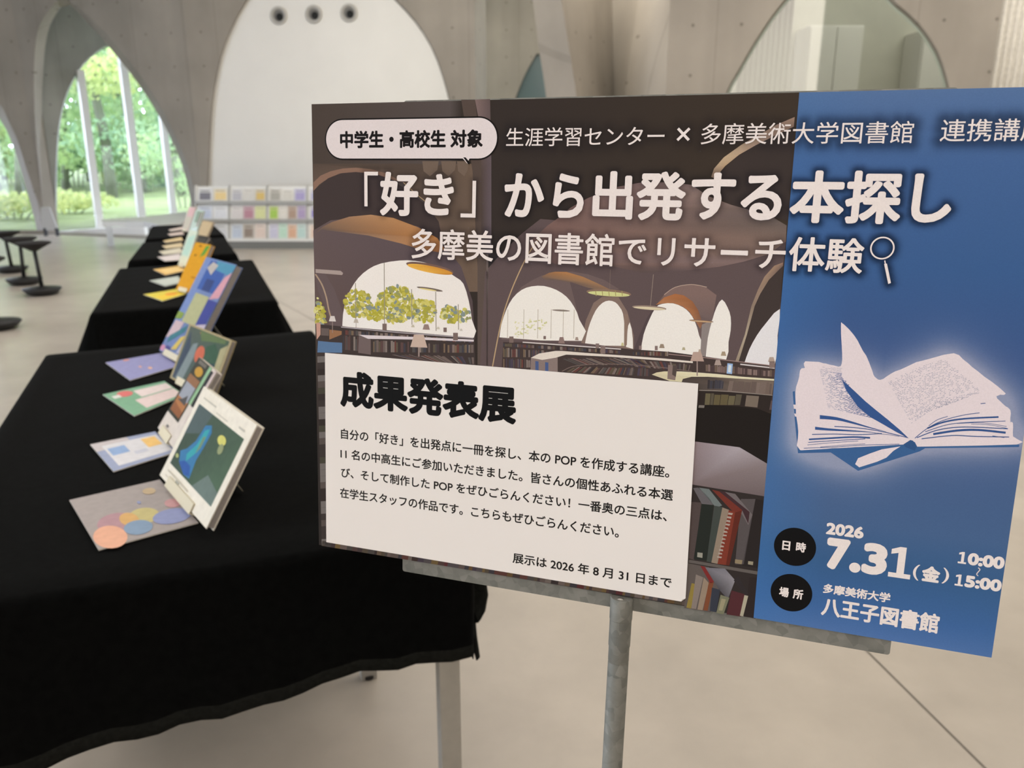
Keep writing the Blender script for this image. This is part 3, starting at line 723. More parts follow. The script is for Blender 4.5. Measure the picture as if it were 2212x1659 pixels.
# ------------------------------------------------------------------ cards lying on the cloths
def card(px, color, shapes, label):
    P = [on_z(x, y, TT + .004) for x, y in px]     # far-left, far-right, near-right, near-left
    def uv(u, v, dz=0): return lerp(lerp(P[3], P[2], u), lerp(P[0], P[1], u), v) + Vector((0, 0, dz))
    b = MB(); c = rgb(*color); e = rgb(225, 222, 215)
    lo = [p - Vector((0, 0, .0025)) for p in P]
    b.add(P, [(3, 2, 1, 0)], c); b.add(P + lo, [(i, (i + 1) % 4, (i + 1) % 4 + 4, i + 4) for i in range(4)], e); b.add(lo, [(0, 1, 2, 3)], e)
    for k, (kind, cc, a) in enumerate(shapes):
        z = .0002 + .00012 * k; cc = rgb(*cc)
        if kind == 'r': u0, v0, u1, v1 = a; b.add([uv(u0, v0, z), uv(u1, v0, z), uv(u1, v1, z), uv(u0, v1, z)], [(0, 1, 2, 3)], cc)
        elif kind == 'e':
            u0, v0, ru, rv = a; b.poly([uv(u0 + ru * math.cos(t * math.pi / 12), v0 + rv * math.sin(t * math.pi / 12), z) for t in range(24)], cc)
    o = b.build('card', M['cover'], root=P[0]); return tag(o, label, 'card', 'cards lying in front of the books')
card(((150, 1080), (345, 1036), (428, 1128), (213, 1187)), (172, 165, 165), [('e', (186, 150, 160), (.30, .34, .20, .20)), ('e', (236, 182, 156), (.16, .15, .155, .20)), ('e', (205, 195, 140), (.58, .36, .15, .15)), ('e', (222, 180, 120), (.42, .36, .09, .13)), ('e', (140, 165, 195), (.45, .18, .14, .13)), ('e', (150, 160, 205), (.82, .22, .20, .14)), ('e', (205, 160, 165), (.92, .45, .08, .09)), ('e', (200, 180, 150), (.80, .80, .07, .07)), ('e', (150, 160, 200), (.62, .62, .02, .03))], 'large grey card with coloured circles, nearest of the cards')
card(((195, 960), (335, 932), (382, 975), (245, 1018)), (160, 172, 205), [('r', (205, 200, 205), (.0, .70, .55, 1)), ('r', (222, 224, 232), (.12, .10, .97, .86)), ('r', (150, 180, 225), (.16, .45, .42, .72)), ('r', (245, 205, 130), (.70, .42, .92, .80)), ('r', (205, 210, 226), (.46, .3, .66, .42))], 'blue and white card with an orange square')
card(((222, 852), (355, 823), (399, 853), (290, 898)), (130, 180, 150), [('r', (232, 214, 214), (.28, .08, .98, .48)), ('r', (235, 222, 222), (.42, .52, .98, .86)), ('e', (222, 120, 120), (.27, .82, .12, .13)), ('r', (226, 230, 226), (.06, .72, .18, .84))], 'green card with pale pink boxes')
card(((228, 783), (350, 762), (386, 790), (281, 821)), (150, 152, 200), [('e', (240, 190, 160), (.52, .28, .035, .06)), ('e', (225, 170, 150), (.40, .45, .025, .05)), ('e', (220, 150, 130), (.33, .93, .06, .04))], 'lavender card with small orange dots')
card(((310, 636), (383, 624), (404, 634), (351, 650)), (222, 208, 80), [('r', (235, 205, 70), (.1, .1, .9, .55)), ('e', (235, 165, 60), (.6, .45, .2, .2))], 'yellow card beside the orange book')
card(((323, 606), (385, 596), (394, 610), (357, 618)), (178, 188, 182), [('r', (196, 204, 198), (.1, .15, .9, .85))], 'pale grey-green card behind the yellow one')
card(((331, 582), (392, 573), (402, 584), (357, 594)), (226, 186, 110), [('r', (236, 205, 140), (.15, .2, .85, .8))], 'peach-coloured card near the back of the second table')
card(((340, 555), (388, 548), (396, 561), (356, 564)), (210, 200, 200), [('r', (222, 214, 214), (.1, .15, .9, .85))], 'pinkish white card at the front of the third table')
card(((343, 543), (390, 535), (396, 546), (353, 550)), (205, 198, 178), [('r', (215, 210, 192), (.1, .15, .9, .85))], 'cream card behind the pinkish white one')
card(((350, 531), (392, 524), (396, 533), (358, 537)), (200, 182, 145), [('r', (210, 195, 160), (.1, .15, .9, .85))], 'beige card at the back of the third table')
card(((352, 520), (392, 512), (396, 519), (358, 524)), (210, 186, 140), [('r', (216, 196, 152), (.1, .15, .9, .85))], 'tan card on the front edge of the farthest table')
card(((362, 505), (394, 500), (398, 506), (368, 509)), (205, 186, 178), [('r', (215, 200, 194), (.1, .15, .9, .85))], 'pale pink card in the middle of the farthest table')
card(((364, 496), (394, 490), (398, 495), (369, 499)), (212, 194, 186), [('r', (220, 206, 200), (.1, .15, .9, .85))], 'pinkish card at the far end of the farthest table')

# ------------------------------------------------------------------ books on small stands
def book(A, B, C, D, thick, base, shapes, label, stand_label, edge='pages'):
    A3, B3 = on_z(*A, TT + .016), on_z(*B, TT + .016)
    X = (B3 - A3); Wd = X.length; X.normalize()
    def top(px, P):
        d = ray(*px); return EYE + d * ((P - EYE).dot(X) / d.dot(X)) - P
    u = (top(C, A3) + top(D, B3)) / 2; u -= X * u.dot(X); Ht = u.length; Yv = u.normalized(); Z = X.cross(Yv)
    mt = Matrix((( X.x, Yv.x, Z.x, A3.x), (X.y, Yv.y, Z.y, A3.y), (X.z, Yv.z, Z.z, A3.z), (0, 0, 0, 1)))
    rt = empty('book', A3, label, 'book', 'books standing on the display tables', matrix=mt)
    b = MB(); bc = rgb(*base); t = .0022
    b.box((0, 0, -t), (Wd, Ht, 0), col=bc); b.box((0, 0, -thick), (Wd, Ht, -thick + t), col=bc); b.box((-.0006, 0, -thick), (.0016, Ht, 0), col=bc)
    for k, (kind, cc, a) in enumerate(shapes):
        z = .00025 + .0001 * k; cc = [rgb(*x) for x in cc] if isinstance(cc, list) else rgb(*cc)
        if kind == 'r':
            u0, v0, u1, v1 = a; b.add([(u0 * Wd, v0 * Ht, z), (u1 * Wd, v0 * Ht, z), (u1 * Wd, v1 * Ht, z), (u0 * Wd, v1 * Ht, z)], [(0, 1, 2, 3)], cc)
        elif kind == 'e':
            u0, v0, ru, rv = a; b.poly([((u0 + ru * math.cos(i * math.pi / 10)) * Wd, (v0 + rv * math.sin(i * math.pi / 10)) * Ht, z) for i in range(20)], cc)
        elif kind == 'p': b.poly([(p[0] * Wd, p[1] * Ht, z) for p in a], cc)
    b.build('cover', M['cover'], rt, world=True)
    MB().box((.002, .003, -thick + t), (Wd - .002, Ht - .003, -t)).build('page_block', M['pages'], rt, world=True)
    # stand: ledge in front, tray under, prop behind
    if stand_label:
        st = empty('book_stand', A3, stand_label, 'stand', 'small book stands', matrix=mt)
        w0, w1 = Wd * .18, Wd * .72
        MB().box((w0, -.004, .0015), (w1, .016, .0035)).build('ledge', M['card'], st, world=True, bevel=.0005)
        MB().box((w0, -.006, -thick - .004), (w1, -.003, .0035)).build('tray', M['card'], st, world=True)
        MB().box((w0, -.004, -thick - .005), (w1, Ht * .62, -thick - .002)).build('back_plate', M['stand'], st, world=True)
        inv = mt.inverted(); f0 = inv @ (A3 + X * (Wd * .45) - Vector((Z.x, Z.y, 0)).normalized() * (Ht * .50 + thick) - Vector((0, 0, .011)))
        tpt = Vector((Wd * .45, Ht * .5, -thick - .005)); g = MB(); s = Vector((.018, 0, 0)); th = Vector((0, 0, .002))
        g.add([f0 - s, f0 + s, tpt + s * .6, tpt - s * .6, f0 - s - th, f0 + s - th, tpt + s * .6 - th, tpt - s * .6 - th], [(0, 1, 2, 3), (4, 7, 6, 5), (0, 4, 5, 1), (1, 5, 6, 2), (2, 6, 7, 3), (3, 7, 4, 0)])
        g.build('prop', M['card'], st, world=True)
    return rt
book((345, 1026), (445, 1142), (436, 838), (560, 914), .016, (240, 236, 222),
     [('r', [(66, 84, 72), (84, 112, 88), (78, 100, 82), (74, 90, 80)], (.07, .17, .93, .83)), ('p', (110, 128, 122), [(.55, .17), (.93, .17), (.93, .3), (.7, .36)]), ('p', (88, 104, 104), [(.07, .5), (.3, .6), (.36, .83), (.07, .83)]),
      ('p', (66, 128, 176), [(.33, .70), (.42, .74), (.47, .68), (.46, .52), (.44, .38), (.47, .20), (.36, .19), (.2, .25), (.14, .34), (.22, .40), (.30, .52)]),
      ('p', (64, 168, 178), [(.36, .66), (.42, .70), (.43, .60), (.40, .45), (.30, .30), (.26, .36), (.34, .5)]), ('p', (120, 150, 120), [(.38, .60), (.42, .62), (.42, .50), (.38, .42)]), ('p', (54, 96, 170), [(.2, .25), (.36, .19), (.46, .22), (.40, .30), (.28, .30)]),
      ('e', (216, 214, 120), (.66, .69, .07, .045)), ('e', (150, 160, 120), (.70, .62, .04, .05)), ('e', (180, 190, 130), (.13, .28, .03, .02)),
      ('r', (200, 198, 184), (.10, .90, .36, .915)), ('r', (205, 202, 188), (.4, .86, .62, .87)), ('r', (200, 198, 186), (.80, .88, .9, .90)), ('r', (200, 196, 180), (.1, .10, .55, .115)), ('r', (170, 172, 160), (.3, .06, .36, .10)), ('r', (205, 200, 186), (.1, .05, .28, .06))],
     'white book with a dark green picture of a blue swirl, nearest on the table', 'cream stand under the white book with the green picture')
book((341, 924), (374, 968), (426, 775), (473, 800), .014, (222, 214, 205),
     [('r', (64, 66, 58), (.0, .24, .66, 1)), ('r', (178, 122, 78), (.06, .28, .6, .5)), ('p', (150, 98, 66), [(.06, .28), (.6, .28), (.6, .36), (.06, .4)]), ('r', (160, 166, 178), (.08, .48, .58, .68)), ('p', (86, 84, 84), [(.12, .44), (.56, .44), (.46, .56), (.3, .48)]), ('r', (150, 110, 80), (.04, .68, .6, .78)), ('e', (196, 152, 62), (.34, .86, .19, .06)), ('r', (120, 116, 108), (.12, .94, .52, .985)), ('r', (150, 190, 150), (.64, .5, .76, 1)), ('r', (50, 52, 56), (.78, .5, .9, .97)), ('r', (206, 190, 186), (.9, .3, 1, 1)), ('r', (120, 118, 120), (.3, .10, .4, .13))],
     'slim book with an orange desert picture between the white book and the green painted one', 'stand under the book with the desert picture')
book((367, 816), (455, 864), (414, 702), (497, 732), .014, (178, 164, 128),
     [('r', [(84, 96, 98), (92, 110, 88), (80, 100, 84), (94, 104, 96)], (.04, .03, .96, .97)), ('p', (132, 146, 148), [(.08, .05), (.28, .05), (.36, .5), (.34, .75), (.24, .7)]), ('p', (70, 82, 98), [(.05, .05), (.12, .05), (.22, .6), (.1, .9)]), ('p', (66, 96, 76), [(.5, .4), (.8, .35), (.86, .7), (.7, .85), (.55, .75)]), ('p', (60, 80, 84), [(.66, .3), (.86, .3), (.84, .55), (.7, .5)]), ('e', (206, 112, 86), (.46, .58, .10, .15)), ('p', (176, 170, 132), [(.86, .3), (.96, .2), (.96, .9), (.84, .8)]), ('e', (190, 110, 84), (.36, .93, .05, .03)), ('p', (104, 124, 84), [(.4, .8), (.6, .85), (.9, .9), (.9, .96), (.3, .96)])],
     'book with a green painted cover and an orange oval', 'stand under the book with the orange oval')
book((344, 757), (402, 789), (445, 554), (512, 573), .024, (120, 140, 186),
     [('r', (124, 146, 196), (.0, .3, .3, 1)), ('r', (70, 100, 170), (.2, .68, .8, .98)), ('p', (88, 150, 180), [(.5, .9), (1, .88), (1, .99), (.4, .99)]), ('p', (190, 184, 178), [(.2, .9), (.42, .84), (.5, .95), (.3, .97)]), ('p', (212, 160, 172), [(.72, .62), (.98, .66), (1, .92), (.86, .86), (.78, .74)]), ('r', (64, 80, 130), (.36, .68, .62, .80)), ('p', (72, 80, 150), [(.62, .34), (.98, .38), (1, .62), (.7, .62)]), ('p', (196, 186, 200), [(.68, .2), (1, .22), (1, .40), (.72, .36)]), ('r', (182, 184, 142), (.24, .34, .70, .64)), ('p', (140, 164, 84), [(.0, .34), (.2, .36), (.2, .42), (.0, .42)]), ('p', (206, 184, 190), [(.0, .14), (.3, .2), (.34, .34), (.05, .33)]), ('p', (72, 128, 140), [(.12, .10), (.5, .26), (.5, .33), (.1, .17)]), ('p', (214, 192, 104), [(.34, .06), (.5, .08), (.6, .24), (.46, .2)]), ('p', (182, 184, 200), [(.55, .05), (.9, .1), (.85, .28), (.6, .2)]), ('e', (206, 150, 180), (.08, .04, .08, .03)), ('p', (90, 90, 150), [(.15, .02), (.35, .03), (.3, .08), (.16, .08)])],
     'tall thick book with a blue, pink and white collage cover', 'stand under the blue collage book')
book((380, 624), (413, 633), (423, 524), (456, 528), .020, (222, 162, 44),
     [('e', (40, 36, 30), (.32, .74, .05, .02)), ('e', (50, 44, 30), (.40, .94, .10, .012)), ('p', (96, 160, 70), [(.62, .72), (.84, .78), (.96, .98), (.74, .96)]), ('e', (190, 130, 36), (.75, .30, .16, .02))],
     'orange book with a green leaf at its top', 'stand under the orange book')
book((400, 551), (424, 556), (424, 508), (456, 511), .016, (66, 64, 60), [('r', (78, 76, 72), (.08, .1, .92, .9))], 'dark grey book behind the orange one', 'stand under the dark grey book')
book((384, 572), (402, 577), (409, 496), (427, 500), .010, (214, 226, 206), [('p', (190, 222, 206), [(.1, .3), (.8, .3), (.9, .9), (.2, .8)]), ('r', (224, 226, 200), (.05, .03, .95, .25))], 'pale mint book on the third table left of the orange book', 'stand under the pale mint book')
book((394, 540), (410, 545), (424, 452), (440, 456), .010, (198, 216, 204), [('p', (216, 234, 232), [(.1, .2), (.9, .25), (.9, .6), (.3, .55)]), ('p', (140, 160, 140), [(.3, .7), (.9, .7), (.95, .97), (.2, .97)]), ('r', (150, 130, 120), (.72, .62, .9, .95))], 'tall mint and white book with a grey-green top', 'stand under the tall mint and white book')
book((418, 524), (440, 529), (437, 475), (462, 481), .012, (196, 172, 132), [('r', (204, 182, 144), (.06, .06, .94, .94))], 'tan book standing at the right of the farthest table', 'stand under the tan book')
book((392, 497), (406, 500), (408, 446), (424, 448), .010, (214, 196, 184), [('r', (226, 188, 186), (.1, .62, .95, .97)), ('r', (206, 200, 180), (.1, .1, .9, .55))], 'pale book with a pink top at the far end of the row', 'stand under the pink-topped book')

# ------------------------------------------------------------------ poster board on its stand
PWd, PHt = .594, .420
o_c, u_c, v_c = Vector((-0.18078, -0.25238, 0.74733)), Vector((0.39307, 0.03544, -0.13046)), Vector((-0.00845, 0.41283, 0.07680))
def c2w(v): return Vector((v.x, v.z * CP - v.y * SP, -v.z * SP - v.y * CP))
PO = EYE + c2w(o_c); PX = c2w(u_c).normalized(); PY = -c2w(v_c); PY = (PY - PX * PY.dot(PX)).normalized(); PZ = PX.cross(PY)
PM = Matrix(((PX.x, PY.x, PZ.x, PO.x), (PX.y, PY.y, PZ.y, PO.y), (PX.z, PY.z, PZ.z, PO.z), (0, 0, 0, 1)))
PI = PM.inverted()
def L(x, y, z=0.0):
    d = ray(x, y); t = (PO - EYE).dot(PZ) / d.dot(PZ); p = PI @ (EYE + d * t); return Vector((p.x, p.y, z))
CR = {'0': (1, 0, 0), '1': (3.687, 660, 180), '2': (3.687, 1200, 180), '3': (3.687, 1650, 180), '4': (3.687, 660, 560), '5': (4.254, 1200, 560), '6': (3.9306, 1650, 650), '7': (3.19, 1400, 830), '8': (3.7365, 1620, 1050), 'A': (4.424, 680, 900), 'B': (3.95, 1050, 900)}
def Z(k, x, y):
    s, ox, oy = CR[k]; return (x / s + ox, y / s + oy)
LZ = 1.0e-5
def pp(b, k, pts, col, z, sm=0, kk=1.0):
    """print a polygon given in crop k"""
    if sm: pts = smooth_curve(list(pts) + [pts[0]], sm)[:-1]
    P = [L(*Z(k, *p), z * LZ) for p in pts]
    c = [pr(q, kk) for q in col] if isinstance(col, list) else pr(col, kk)
    b.poly(P, c)
def ell(k, cx, cy, rx, ry, rot=0, n=28, a0=0, a1=360):
    r = math.radians(rot); out = []
    for i in range(n):
        a = math.radians(a0 + (a1 - a0) * i / (n if a1 - a0 == 360 else n - 1))
        x, y = rx * math.cos(a), ry * math.sin(a); out.append((cx + x * math.cos(r) - y * math.sin(r), cy + x * math.sin(r) + y * math.cos(r)))
    return out
def stroke(b, k, pts, w, col, z, sm=6):
    if sm: pts = smooth_curve(pts, sm)
    for p, q in zip(pts, pts[1:]):
        dx, dy = q[0] - p[0], q[1] - p[1]; l = math.hypot(dx, dy) or 1; nx, ny = -dy / l * w / 2, dx / l * w / 2; ex, ey = dx / l * w * .15, dy / l * w * .15
        pp(b, k, [(p[0] + nx - ex, p[1] + ny - ey), (p[0] - nx - ex, p[1] - ny - ey), (q[0] - nx + ex, q[1] - ny + ey), (q[0] + nx + ex, q[1] + ny + ey)], col, z)
poster = empty('poster', PO, 'blue and brown event poster board with Japanese lettering on the metal stand', 'poster', matrix=PM)
MB().box((0, -PHt, -.0035), (PWd, 0, -.0001)).build('board', M['board'], poster, world=True)
# --- photograph print (left part)
ph = MB()
XB = L(1722, 200).x; XB = (XB + L(1632, 1335).x) / 2
def prgrid(b, x0, x1, y0, y1, nx, ny, fn, z):
    vs = []; cs = []
    for j in range(ny + 1):
        for i in range(nx + 1):
            x, y = lerp(x0, x1, i / nx), lerp(y0, y1, j / ny); vs.append((x, y, z)); cs.append(pr(fn(x, y)))
    o = len(b.v); b.v += [Vector(v) for v in vs]
    for j in range(ny):
        for i in range(nx):
            f = (j * (nx + 1) + i, j * (nx + 1) + i + 1, (j + 1) * (nx + 1) + i + 1, (j + 1) * (nx + 1) + i)
            b.f.append(tuple(o + q for q in f)); b.c.append([cs[q] for q in f]); b.m.append(0)
def photo_bg(x, y):
    v = -y / PHt; u = x / XB
    c = mix3((74, 63, 55), (86, 76, 72), u / .33) if u < .34 else (56, 48, 42)
    if u > .36: c = mix3((54, 46, 41), (64, 53, 42), (u - .5) * 1.6)
    return mix3(c, (52, 46, 42), (v - .45) * 3)
prgrid(ph, 0, XB, 0, -PHt, 40, 30, photo_bg, 0)
pp(ph, '1', [(60, 640), (930, 640), (960, 700), (1090, 640), (1370, 640), (1370, 1660), (1090, 1660), (1060, 1300), (960, 950), (780, 790), (480, 690), (60, 800)], [(84, 70, 60)] * 4 + [(112, 92, 76)] * 2 + [(100, 82, 70)] * 6, 1)
for (x0, x1) in ((930, 1060), (1080, 1200), (1205, 1300)):
    pp(ph, '1', [(x0, 620), (x1, 620), (x1 - 10, 690), (x0 + 60, 740), (x0 + 10, 700)], (112, 94, 80), 2)
pp(ph, '1', [(1240, 130), (1350, 130), (1410, 620), (1460, 1660), (1380, 1660), (1330, 700)], (84, 70, 62), 2)
pp(ph, '1', [(1350, 130), (1470, 125), (1480, 620), (1480, 1300), (1450, 1660), (1400, 1660), (1400, 700), (1380, 300)], [(126, 104, 98), (96, 80, 76), (98, 84, 86), (96, 84, 88), (90, 78, 76), (70, 58, 52), (82, 68, 62), (110, 92, 86)], 3)
pp(ph, '4', [(1370, -40), (1450, -40), (1450, 850), (1370, 840)], (92, 78, 70), 4)
pp(ph, '4', [(1450, -40), (1530, -40), (1600, 300), (1490, 852), (1450, 850)], (54, 48, 46), 4)
pp(ph, '4', [(1440, -40), (1456, -40), (1452, 850), (1440, 850)], (112, 98, 92), 5)
# left arches
pp(ph, '1', [(70, 850), (200, 740), (350, 700), (500, 705), (640, 745), (780, 830), (960, 965), (1060, 1100), (1100, 1300), (900, 1150), (520, 1048), (200, 1110), (75, 1200)], (66, 55, 52), 3)
pp(ph, '1', [(62, 790), (120, 735), (200, 700), (300, 678), (400, 672), (520, 684), (640, 715), (780, 790), (700, 770), (560, 722), (400, 706), (280, 716), (180, 756), (110, 806), (64, 856)], (138, 106, 88), 4)
stroke(ph, '1', [(780, 790), (880, 880), (985, 965)], 7, (190, 160, 120), 5)
pp(ph, '4', [(62, -230), (200, -310), (520, -340), (900, -260), (1100, -120), (1240, 60), (1330, 330), (1350, 640), (280, 560), (80, 520)], [(100, 84, 82)] * 3 + [(92, 78, 80)] * 3 + [(86, 72, 70)] * 2 + [(98, 80, 74)] * 2, 5)
pp(ph, '1', [(78, 1195), (140, 1140), (210, 1105), (350, 1062), (520, 1046), (700, 1072), (900, 1148), (1050, 1232), (1110, 1320), (1060, 1345), (900, 1318), (760, 1275), (500, 1212), (250, 1180), (130, 1165)],
   [(106, 88, 78), (122, 98, 80), (140, 108, 84), (160, 122, 92), (176, 134, 96), (180, 132, 88), (178, 126, 80), (180, 122, 70), (160, 104, 62), (150, 98, 60), (168, 118, 78), (172, 126, 88), (150, 118, 92), (118, 98, 84), (104, 88, 78)], 6)
# window 1
pp(ph, '4', [(293, 532), (300, 430), (320, 340), (360, 240), (420, 150), (500, 80), (600, 34), (750, 10), (870, 12), (1000, 40), (1100, 82), (1200, 145), (1258, 195), (1300, 330), (1325, 480), (1335, 640), (900, 590), (500, 560)], (236, 226, 214), 7, sm=2)
pp(ph, '4', [(293, 530), (300, 440), (420, 460), (640, 500), (640, 560)], (240, 236, 226), 8)
for (cx, cy, rx, ry, n) in ((420, 350, 110, 110, 130), (720, 360, 150, 150, 300), (930, 420, 110, 110, 140), (1150, 440, 70, 70, 70), (560, 420, 90, 60, 80), (1260, 450, 60, 50, 20), (120, 420, 45, 130, 60)):
    for _ in range(n):
        a, r = random.random() * 6.28, math.sqrt(random.random()); x, y = cx + rx * r * math.cos(a), cy + ry * r * math.sin(a)
        if cx == 120 and x > 95 + (y - 240) * .3: continue
        if y > 500 and cx > 200: continue
        pp(ph, '4', ell('4', x, y, random.uniform(9, 26), random.uniform(8, 20), random.random() * 90, 7), random.choice([(190, 178, 76), (166, 158, 66), (206, 194, 104), (176, 166, 60), (150, 150, 96), (132, 142, 136), (214, 206, 140), (184, 172, 84)]), 9 + random.random() * .9)
pp(ph, '4', [(75, 120), (100, 250), (150, 360), (185, 470), (195, 545), (290, 545), (300, 430), (230, 240), (150, 100)], (102, 86, 84), 10.5)
stroke(ph, '4', [(80, 120), (130, 200), (165, 300), (185, 400), (205, 470)], 11, (176, 150, 124), 11)
pp(ph, '4', [(80, 78), (280, 92), (300, 110), (292, 126), (80, 108)], (168, 150, 140), 11)
for (x, y0, y1) in ((398, 190, 500), (627, 30, 520), (845, 240, 520), (1037, 260, 570), (1216, 360, 560)):
    stroke(ph, '4', [(x, y0), (x + 3, y1)], 6, (150, 140, 122), 11, 0)
pp(ph, '4', ell('4', 990, 70, 192, 34, 11), (120, 92, 80), 11); pp(ph, '4', ell('4', 992, 80, 184, 27, 11), [(196, 130, 50)] * 7 + [(232, 176, 74)] * 14 + [(206, 140, 56)] * 7, 12)
pp(ph, '4', ell('4', 990, 238, 105, 11, 9), (110, 96, 84), 11); pp(ph, '4', ell('4', 975, 241, 70, 6, 9), (220, 200, 130), 12)
# shelves of the left half
pp(ph, '4', [(80, 515), (290, 535), (1345, 625), (1355, 850), (100, 800)], (66, 56, 52), 12)
BK = [(96, 70, 66), (120, 104, 96), (70, 58, 60), (140, 122, 112), (60, 62, 72), (112, 62, 54), (84, 82, 78), (150, 136, 124), (52, 46, 46), (100, 90, 70), (132, 110, 84), (74, 66, 84)]
def brow(b, k, tl, tr, br, bl, n, z, pal=BK, gap=.12):
    t = 0.0
    while t < 1:
        w = random.uniform(.5, 1.6) / n; t2 = min(1, t + w)
        if random.random() > gap:
            h = random.uniform(0, .22)
            def q(u, v): return (lerp(lerp(tl[0], tr[0], u), lerp(bl[0], br[0], u), v), lerp(lerp(tl[1], tr[1], u), lerp(bl[1], br[1], u), v))
            pp(b, k, [q(t, h), q(t2 - .1 / n, h), q(t2 - .1 / n, 1), q(t, 1)], mix3(random.choice(pal), (84, 70, 66), .28), z)
        t = t2
brow(ph, '4', (300, 560), (1335, 640), (1335, 668), (300, 600), 60, 13)
stroke(ph, '4', [(285, 540), (760, 585), (1335, 628)], 8, (170, 158, 158), 14, 0)
brow(ph, '4', (300, 600), (420, 615), (420, 730), (300, 720), 12, 13)
brow(ph, '4', (540, 640), (1340, 678), (1340, 745), (540, 740), 52, 13); brow(ph, '4', (660, 755), (1345, 770), (1345, 835), (900, 815), 44, 13)
pp(ph, '4', [(425, 605), (520, 640), (520, 760), (420, 745)], (112, 96, 92), 14)
pp(ph, '4', [(425, 602), (900, 620), (1340, 640), (1340, 656), (900, 640), (500, 634)], (216, 202, 200), 15)
pp(ph, '4', [(100, 650), (200, 660), (292, 665), (292, 745), (95, 742)], (92, 118, 148), 13); pp(ph, '4', [(85, 505), (120, 508), (120, 600), (90, 640)], (196, 150, 130), 13); pp(ph, '4', [(125, 548), (188, 552), (186, 610), (125, 606)], (104, 90, 84), 14)
pp(ph, '4', [(190, 560), (288, 572), (288, 600), (190, 640)], (150, 108, 76), 13)
def lampshade(b, k, x, y, w, h, col, z, stem=0):
    if stem: stroke(b, k, [(x, y + h / 2), (x, y + h / 2 + stem)], w * .09, (150, 130, 120), z - .3, 0)
    pp(b, k, [(x - w * .28, y - h / 2), (x + w * .28, y - h / 2), (x + w / 2, y + h / 2), (x - w / 2, y + h / 2 - h * .05)], col, z)
lampshade(ph, '4', 903, 652, 136, 104, (198, 172, 154), 17, 70); lampshade(ph, '4', 962, 540, 58, 44, (150, 126, 116), 17); lampshade(ph, '4', 215, 474, 56, 44, (216, 204, 194), 17, 90); lampshade(ph, '4', 403, 492, 40, 30, (190, 176, 160), 17, 40)
lampshade(ph, '4', 856, 532, 28, 20, (196, 184, 160), 17); lampshade(ph, '4', 1057, 548, 28, 20, (206, 196, 176), 17); lampshade(ph, '4', 1240, 562, 24, 18, (206, 196, 180), 17)
for (x, y, w, h) in ((630, 540, 34, 54), (1112, 562, 26, 36), (1195, 616, 38, 60), (1640, 640, 34, 50), (1905, 624, 20, 26)): pp(ph, '4', [(x - w / 2, y - h / 2), (x + w / 2, y - h / 2), (x + w / 2, y + h / 2), (x - w / 2, y + h / 2)], (124, 104, 96), 17)
# right half: vaults
pp(ph, '2', [(-560, 1500), (-420, 1340), (-260, 1190), (-120, 1080), (0, 1090), (250, 960), (680, 860), (1300, 960), (1840, 1130), (1835, 1260), (1790, 1660), (1800, 2600), (-620, 2600)], (96, 80, 78), 5)
pp(ph, '2', [(-240, 1330), (-180, 1240), (-60, 1130), (40, 1060), (120, 990), (250, 918), (450, 832), (680, 790), (900, 788), (1080, 808), (1220, 900), (1400, 968), (1560, 1000), (1720, 1060), (1840, 1132), (1835, 1260), (1700, 1360), (1500, 1420), (1300, 1462), (1000, 1495), (700, 1508), (560, 1480), (400, 1445), (200, 1440), (0, 1440)],
   [(112, 88, 84), (118, 92, 86), (122, 94, 86), (126, 98, 90), (130, 102, 94), (132, 104, 98), (130, 104, 98), (128, 104, 100), (132, 108, 102), (132, 110, 104), (138, 116, 106), (126, 106, 98), (112, 96, 88), (108, 94, 88), (108, 94, 86), (128, 106, 94), (136, 112, 100), (132, 110, 104), (120, 98, 92), (98, 82, 80), (92, 78, 74), (104, 84, 78), (112, 90, 82), (118, 92, 84), (112, 88, 82)], 6)
pp(ph, '2', [(1240, 745), (1262, 680), (1340, 590), (1480, 490), (1640, 400), (1760, 330), (1905, 268), (1898, 345), (1760, 410), (1600, 490), (1460, 570), (1350, 660), (1300, 720), (1270, 760)], [(150, 126, 108), (176, 150, 122), (190, 164, 130), (184, 158, 130), (170, 142, 122), (164, 136, 118), (166, 136, 114), (150, 122, 104), (160, 132, 116), (178, 148, 128), (186, 158, 128), (180, 150, 118), (160, 132, 110), (140, 116, 100)], 7)
pp(ph, '2', [(1300, 720), (1460, 570), (1600, 490), (1898, 345), (1850, 1100), (1700, 1050), (1400, 968), (1290, 900)], (60, 51, 47), 6.5)
stroke(ph, '4', [(1885, -200), (1780, -50), (1690, 130), (1610, 330), (1550, 540), (1490, 852)], 9, (186, 156, 118), 9)
# arch 2
pp(ph, '4', [(1560, 640), (1580, 480), (1640, 320), (1720, 220), (1800, 170), (1880, 130), (2000, 104), (2120, 98), (2250, 120), (2380, 165), (2500, 240), (2420, 250), (2250, 190), (2100, 160), (2212, 600), (2200, 660)], (110, 92, 88), 8)
pp(ph, '5', [(-60, 125), (0, 114), (100, 116), (250, 160), (380, 218), (510, 282), (430, 292), (300, 262), (150, 214), (0, 192), (-90, 190), (-130, 160)], [(150, 108, 74), (168, 118, 78), (172, 120, 76), (170, 122, 78), (160, 120, 84), (140, 108, 84), (132, 106, 88), (124, 102, 84), (112, 92, 80), (104, 88, 80), (112, 92, 80), (124, 98, 80)], 9)
pp(ph, '4', [(1545, 622), (1560, 520), (1600, 400), (1650, 310), (1720, 245), (1800, 216), (1900, 213), (2000, 245), (2080, 300), (2140, 380), (2180, 480), (2200, 650)], (238, 228, 214), 10, sm=2)
